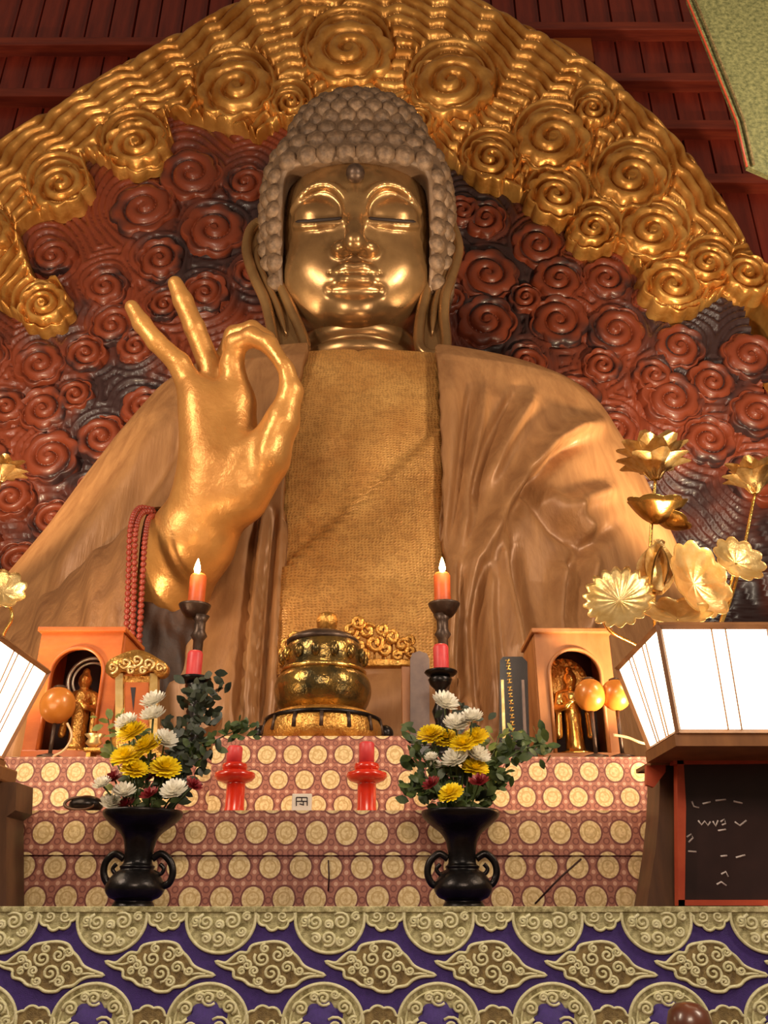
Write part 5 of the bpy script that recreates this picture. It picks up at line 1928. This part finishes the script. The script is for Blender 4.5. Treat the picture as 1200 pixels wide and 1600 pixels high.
YSr = 3.96
rs = stand([(1010, 1416), (1016, 1380), (1024, 1330), (1029, 1280), (1031, 1230), (1030, 1196), (1190, 1196), (1190, 1416)], YSr, .20, 'dark brown curved wooden stand beneath the right lantern')
z_top = at(1060, 1196, YSr).z
MB().add(*g_box(at(1012, 1200, YSr).x, 2.15, YSr - .05, YSr + .2, z_top, zb - .05, .01)).build('shelf', M['lantern_wood'], rs, False)
MB().add(*px_plate([(1010, 1226), (1010, 1196), (1040, 1192), (1040, 1206), (1022, 1230)], YSr - .03, .03)).build('bracket', M['red_frame'], rs, False)
YSl = 4.0
ls_ = stand([(-260, 1416), (-260, 1222), (26, 1222), (24, 1266), (10, 1276), (10, 1416)], YSl, .20, 'dark wooden stand beneath the left lantern')
z_top = at(-60, 1222, YSl).z
MB().add(*g_box(-1.95, at(4, 1225, YSl).x, YSl - .28, YSl + .15, z_top, zb - .05, .01)).build('shelf', M['lantern_wood'], ls_, False)

# black notice board with red frame
Yn = 3.86
nb = thing('notice_board', 'black notice board with red frame and faded white writing under the right lantern', 'notice board', (at(1140, 1400, Yn).x, Yn, ZT))
x0_, x1_ = 1062, 1262
MB().add(*px_plate([(x0_ + 6, 1408), (x0_ + 4, 1186), (x1_, 1186), (x1_, 1408)], Yn + .01, .03)).build('panel', M['board_black'], nb, False)
for pts in ([(1060, 1415), (1058, 1184), (1068, 1184), (1072, 1260), (1070, 1415)], [(1060, 1415), (1060, 1406), (x1_ + 6, 1406), (x1_ + 6, 1415)], [(1052, 1194), (1052, 1182), (x1_ + 6, 1182), (x1_ + 6, 1192)], [(x1_, 1415), (x1_, 1184), (x1_ + 10, 1184), (x1_ + 10, 1415)]):
    MB().add(*px_plate(pts, Yn - .01, .05)).build('frame', M['red_frame'], nb, False)
mb = MB()
for st in ([(1081, 1252), (1084, 1260), (1092, 1262)], [(1098, 1256), (1110, 1253)], [(1118, 1251), (1134, 1249)], [(1091, 1282), (1096, 1289), (1101, 1283), (1106, 1290), (1110, 1284)], [(1114, 1283), (1118, 1291), (1122, 1282)],
           [(1126, 1284), (1132, 1280), (1134, 1287), (1128, 1289)], [(1122, 1298), (1134, 1296)], [(1073, 1308), (1080, 1303), (1083, 1309), (1076, 1316)], [(1075, 1330), (1088, 1331)], [(1126, 1338), (1136, 1337)], [(1127, 1366), (1134, 1362), (1138, 1370)],
           [(1120, 1382), (1127, 1378), (1135, 1384)], [(1146, 1252), (1160, 1255)], [(1148, 1284), (1156, 1290), (1166, 1282)], [(1150, 1340), (1164, 1336)]):
    MB().add(*g_tube([at(x, y, Yn + .009) for x, y in st], .0038, 6)).build('writing_stroke', M['chalk'], nb)

# dark wooden knob in the foreground, lower right
Yq = 3.3
kn = thing('wooden_post', 'dark brown round-topped wooden post in front of the purple cloth', 'post', (at(1077, 1590, Yq).x, Yq, 0))
mb = MB(); lathe_px(mb, 1077, Yq, [(30, 1640), (34, 1620), (35, 1600), (30, 1580), (18, 1568), (4, 1565)], 28); mb.build('knob', M['mallet_wood'], kn)
p = at(1077, 1640, Yq)
MB().add(*g_lathe([(.075, 0), (.075, .05), (.05, .08), (.05, p.z + .02)], at(1077, 1603, Yq).x, Yq, 24)).build('shaft', M['mallet_wood'], kn)


# ================================================================== gilded lotus bouquets
def petal_mesh(name, mat):
    V, Fq = [], []
    rows = 7; cols = 5
    for i in range(rows):
        t = i / (rows - 1)
        w = .30 * math.sin(math.pi * min(1, t * .92 + .06)) ** .7 + .02
        for j in range(cols):
            s = 2 * j / (cols - 1) - 1
            V.append((s * w, .28 * t * t + .16 * (s * s) * -1 * math.sin(math.pi * t), t))
    n = len(V)
    V += [(x, y + .03, z) for x, y, z in V]
    for i in range(rows - 1):
        for j in range(cols - 1):
            a = i * cols + j
            Fq += [(a, a + 1, a + cols + 1, a + cols), (n + a, n + a + cols, n + a + cols + 1, n + a + 1)]
    return mesh_data(name, V, Fq, mat)


PET = petal_mesh('petal', M['pale_gold'])


def dish(name, parent, c, nrm, r, cup, lobes, mat, wave=.1, th=.006, arc=(0, 2 * math.pi), sy=1.0):
    """ribbed lotus leaf"""
    Rm = Vector(nrm).normalized().to_track_quat('Z', 'Y').to_matrix()
    nr, na = 9, 96
    top, bot = [], []
    for i in range(nr):
        q = i / (nr - 1)
        for k in range(na):
            a = arc[0] + (arc[1] - arc[0]) * k / na
            rr_ = r * q * (1 + wave * .9 * q * abs(math.sin(lobes * a / 2)))
            z = cup * r * q * q + .07 * r * q * abs(math.sin(lobes * a / 2))
            v = Rm @ Vector((rr_ * math.cos(a), sy * rr_ * math.sin(a), z))
            top.append(c + v); bot.append(c + v - Rm @ Vector((0, 0, th)))
    n = len(top)
    Fq = [tuple(f) for f in grid_faces(nr, na, True)]
    Fq2 = [tuple(n + i for i in f[::-1]) for f in Fq]
    o = (nr - 1) * na
    side = [(o + k, n + o + k, n + o + (k + 1) % na, o + (k + 1) % na) for k in range(na)]
    return MB().add(top + bot, Fq + Fq2 + side).build(name, mat, parent, recalc=False)


def lotus_flower(parent, c, r, rings, tilt):
    for (n, el, L, off) in rings:
        for k in range(n):
            a = 2 * math.pi * (k + off) / n
            Mx = Matrix.Translation(c) @ Matrix.Rotation(tilt, 4, 'X') @ Matrix.Rotation(a, 4, 'Z') @ Matrix.Rotation(-el, 4, 'X') @ Matrix.Scale(r * L, 4)
            put('petal', PET, parent, Mx)
    MB().add(*g_lathe([(r * .05, c.z), (r * .22, c.z + r * .25), (r * .24, c.z + r * .32), (r * .05, c.z + r * .33)], c.x, c.y, 16)).build('seed_pod', M['brass'], parent)


YL = 5.30
lo = thing('lotus_bouquet', 'gilded metal lotus bouquet with open flower and leaves above the right lantern', 'lotus ornament', (at(1075, 1180, YL).x, YL + .1, Z2), 'gilded lotus bouquets')
bx = org(lo)


def stem_to(parent, base, tgt, bend=0.0, r=.011):
    a, b = Vector(base), Vector(tgt)
    m_ = (a + b) / 2 + Vector((bend, 0, 0))
    MB().add(*g_tube([Vector(p) for p in spline([a, m_, b], 18)], r, 8)).build('stem', M['brass'], parent)


vm = Vector((bx.x, bx.y, Z2 + .30))
MB().add(*g_lathe([(.10, Z2), (.10, Z2 + .03), (.05, Z2 + .06), (.09, Z2 + .18), (.05, Z2 + .27), (.08, Z2 + .31)], bx.x, bx.y, 24)).build('vase', M['brass'], lo)
k = mpp(720, YL)
c = at(1024, 748, YL)
lotus_flower(lo, c, 62 * k, [(8, .80, 1.0, 0), (8, .48, 1.2, .5), (5, .18, 1.2, 0)], .10)
stem_to(lo, vm, c, -.10)
c = at(1026, 818, YL)
dish('leaf', lo, c, (.05, -.25, 1), 40 * k, .85, 7, M['brass'], .15)
dish('leaf', lo, at(1040, 822, YL + .03), (.5, -.1, .8), 30 * k, .5, 6, M['brass'], .15)
c = at(1022, 925, YL - .05)
for q in range(5):
    a = 2 * math.pi * q / 5
    put('bud_petal', PET, lo, Matrix.Translation(c + Vector((.0, 0, 0))) @ Matrix.Rotation(.22, 4, 'Y') @ Matrix.Rotation(a, 4, 'Z') @ Matrix.Rotation(.02, 4, 'X') @ Matrix.Translation((0, -.05, 0)) @ Matrix.Diagonal((.30, .30, .36, 1)))
stem_to(lo, vm, c, -.05)
c = at(968, 938, YL - .15)
dish('leaf', lo, c, (-.45, -1, .25), 42 * k, .22, 18, M['pale_gold'], .22)
mb = MB(); px_tube(mb, [(940, 965, YL - .14), (956, 988, YL - .12), (990, 1006, YL - .05), (1030, 1030, YL)], .012, 8, n=20); mb.build('stem', M['brass'], lo)
c = at(1084, 912, YL - .1)
dish('leaf', lo, c, (.35, -1, .15), 44 * k, .35, 10, M['pale_gold'], .15, sy=1.25)
stem_to(lo, vm, c + Vector((0, .03, -.2)), .02)
c = at(1058, 968, YL - .2)
dish('leaf', lo, c, (-.1, -.8, .9), 40 * k, .3, 9, M['pale_gold'], .2)
stem_to(lo, vm, c, 0)
c = at(1150, 880, YL - .1)
dish('leaf', lo, c, (.2, -1, .3), 34 * k, .3, 10, M['pale_gold'], .2)
stem_to(lo, vm, c, .05)
c = at(1180, 770, YL)
lotus_flower(lo, c, 52 * k, [(8, .75, 1.0, 0), (6, .4, 1.15, .5)], .10)
stem_to(lo, vm, c, .08)

lo2 = thing('lotus_bouquet', 'gilded metal lotus bouquet cut off at the left edge above the left lantern', 'lotus ornament', (-2.05, YL + .1, Z2), 'gilded lotus bouquets')
bx = org(lo2)
vm = Vector((bx.x, bx.y, Z2 + .30))
MB().add(*g_lathe([(.10, Z2), (.10, Z2 + .03), (.05, Z2 + .06), (.09, Z2 + .18), (.05, Z2 + .27), (.08, Z2 + .31)], bx.x, bx.y, 24)).build('vase', M['brass'], lo2)
c = at(0, 752, YL)
lotus_flower(lo2, c, 46 * k, [(8, .9, .92, 0), (6, .5, 1.0, .5)], .10)
stem_to(lo2, vm, c, -.12)
c = at(4, 925, YL - .1)
dish('leaf', lo2, c, (.4, -1, .3), 28 * k, .3, 9, M['pale_gold'], .2)
mb = MB(); px_tube(mb, [(0, 930, YL - .1), (14, 945, YL - .1), (18, 968, YL - .1), (4, 1000, YL - .05), (18, 1060, YL)], .010, 8, n=20); mb.build('stem', M['brass'], lo2)
c = at(-50, 860, YL)
dish('leaf', lo2, c, (-.2, -1, .3), 40 * k, .3, 10, M['pale_gold'], .2)
stem_to(lo2, vm, c, -.05)
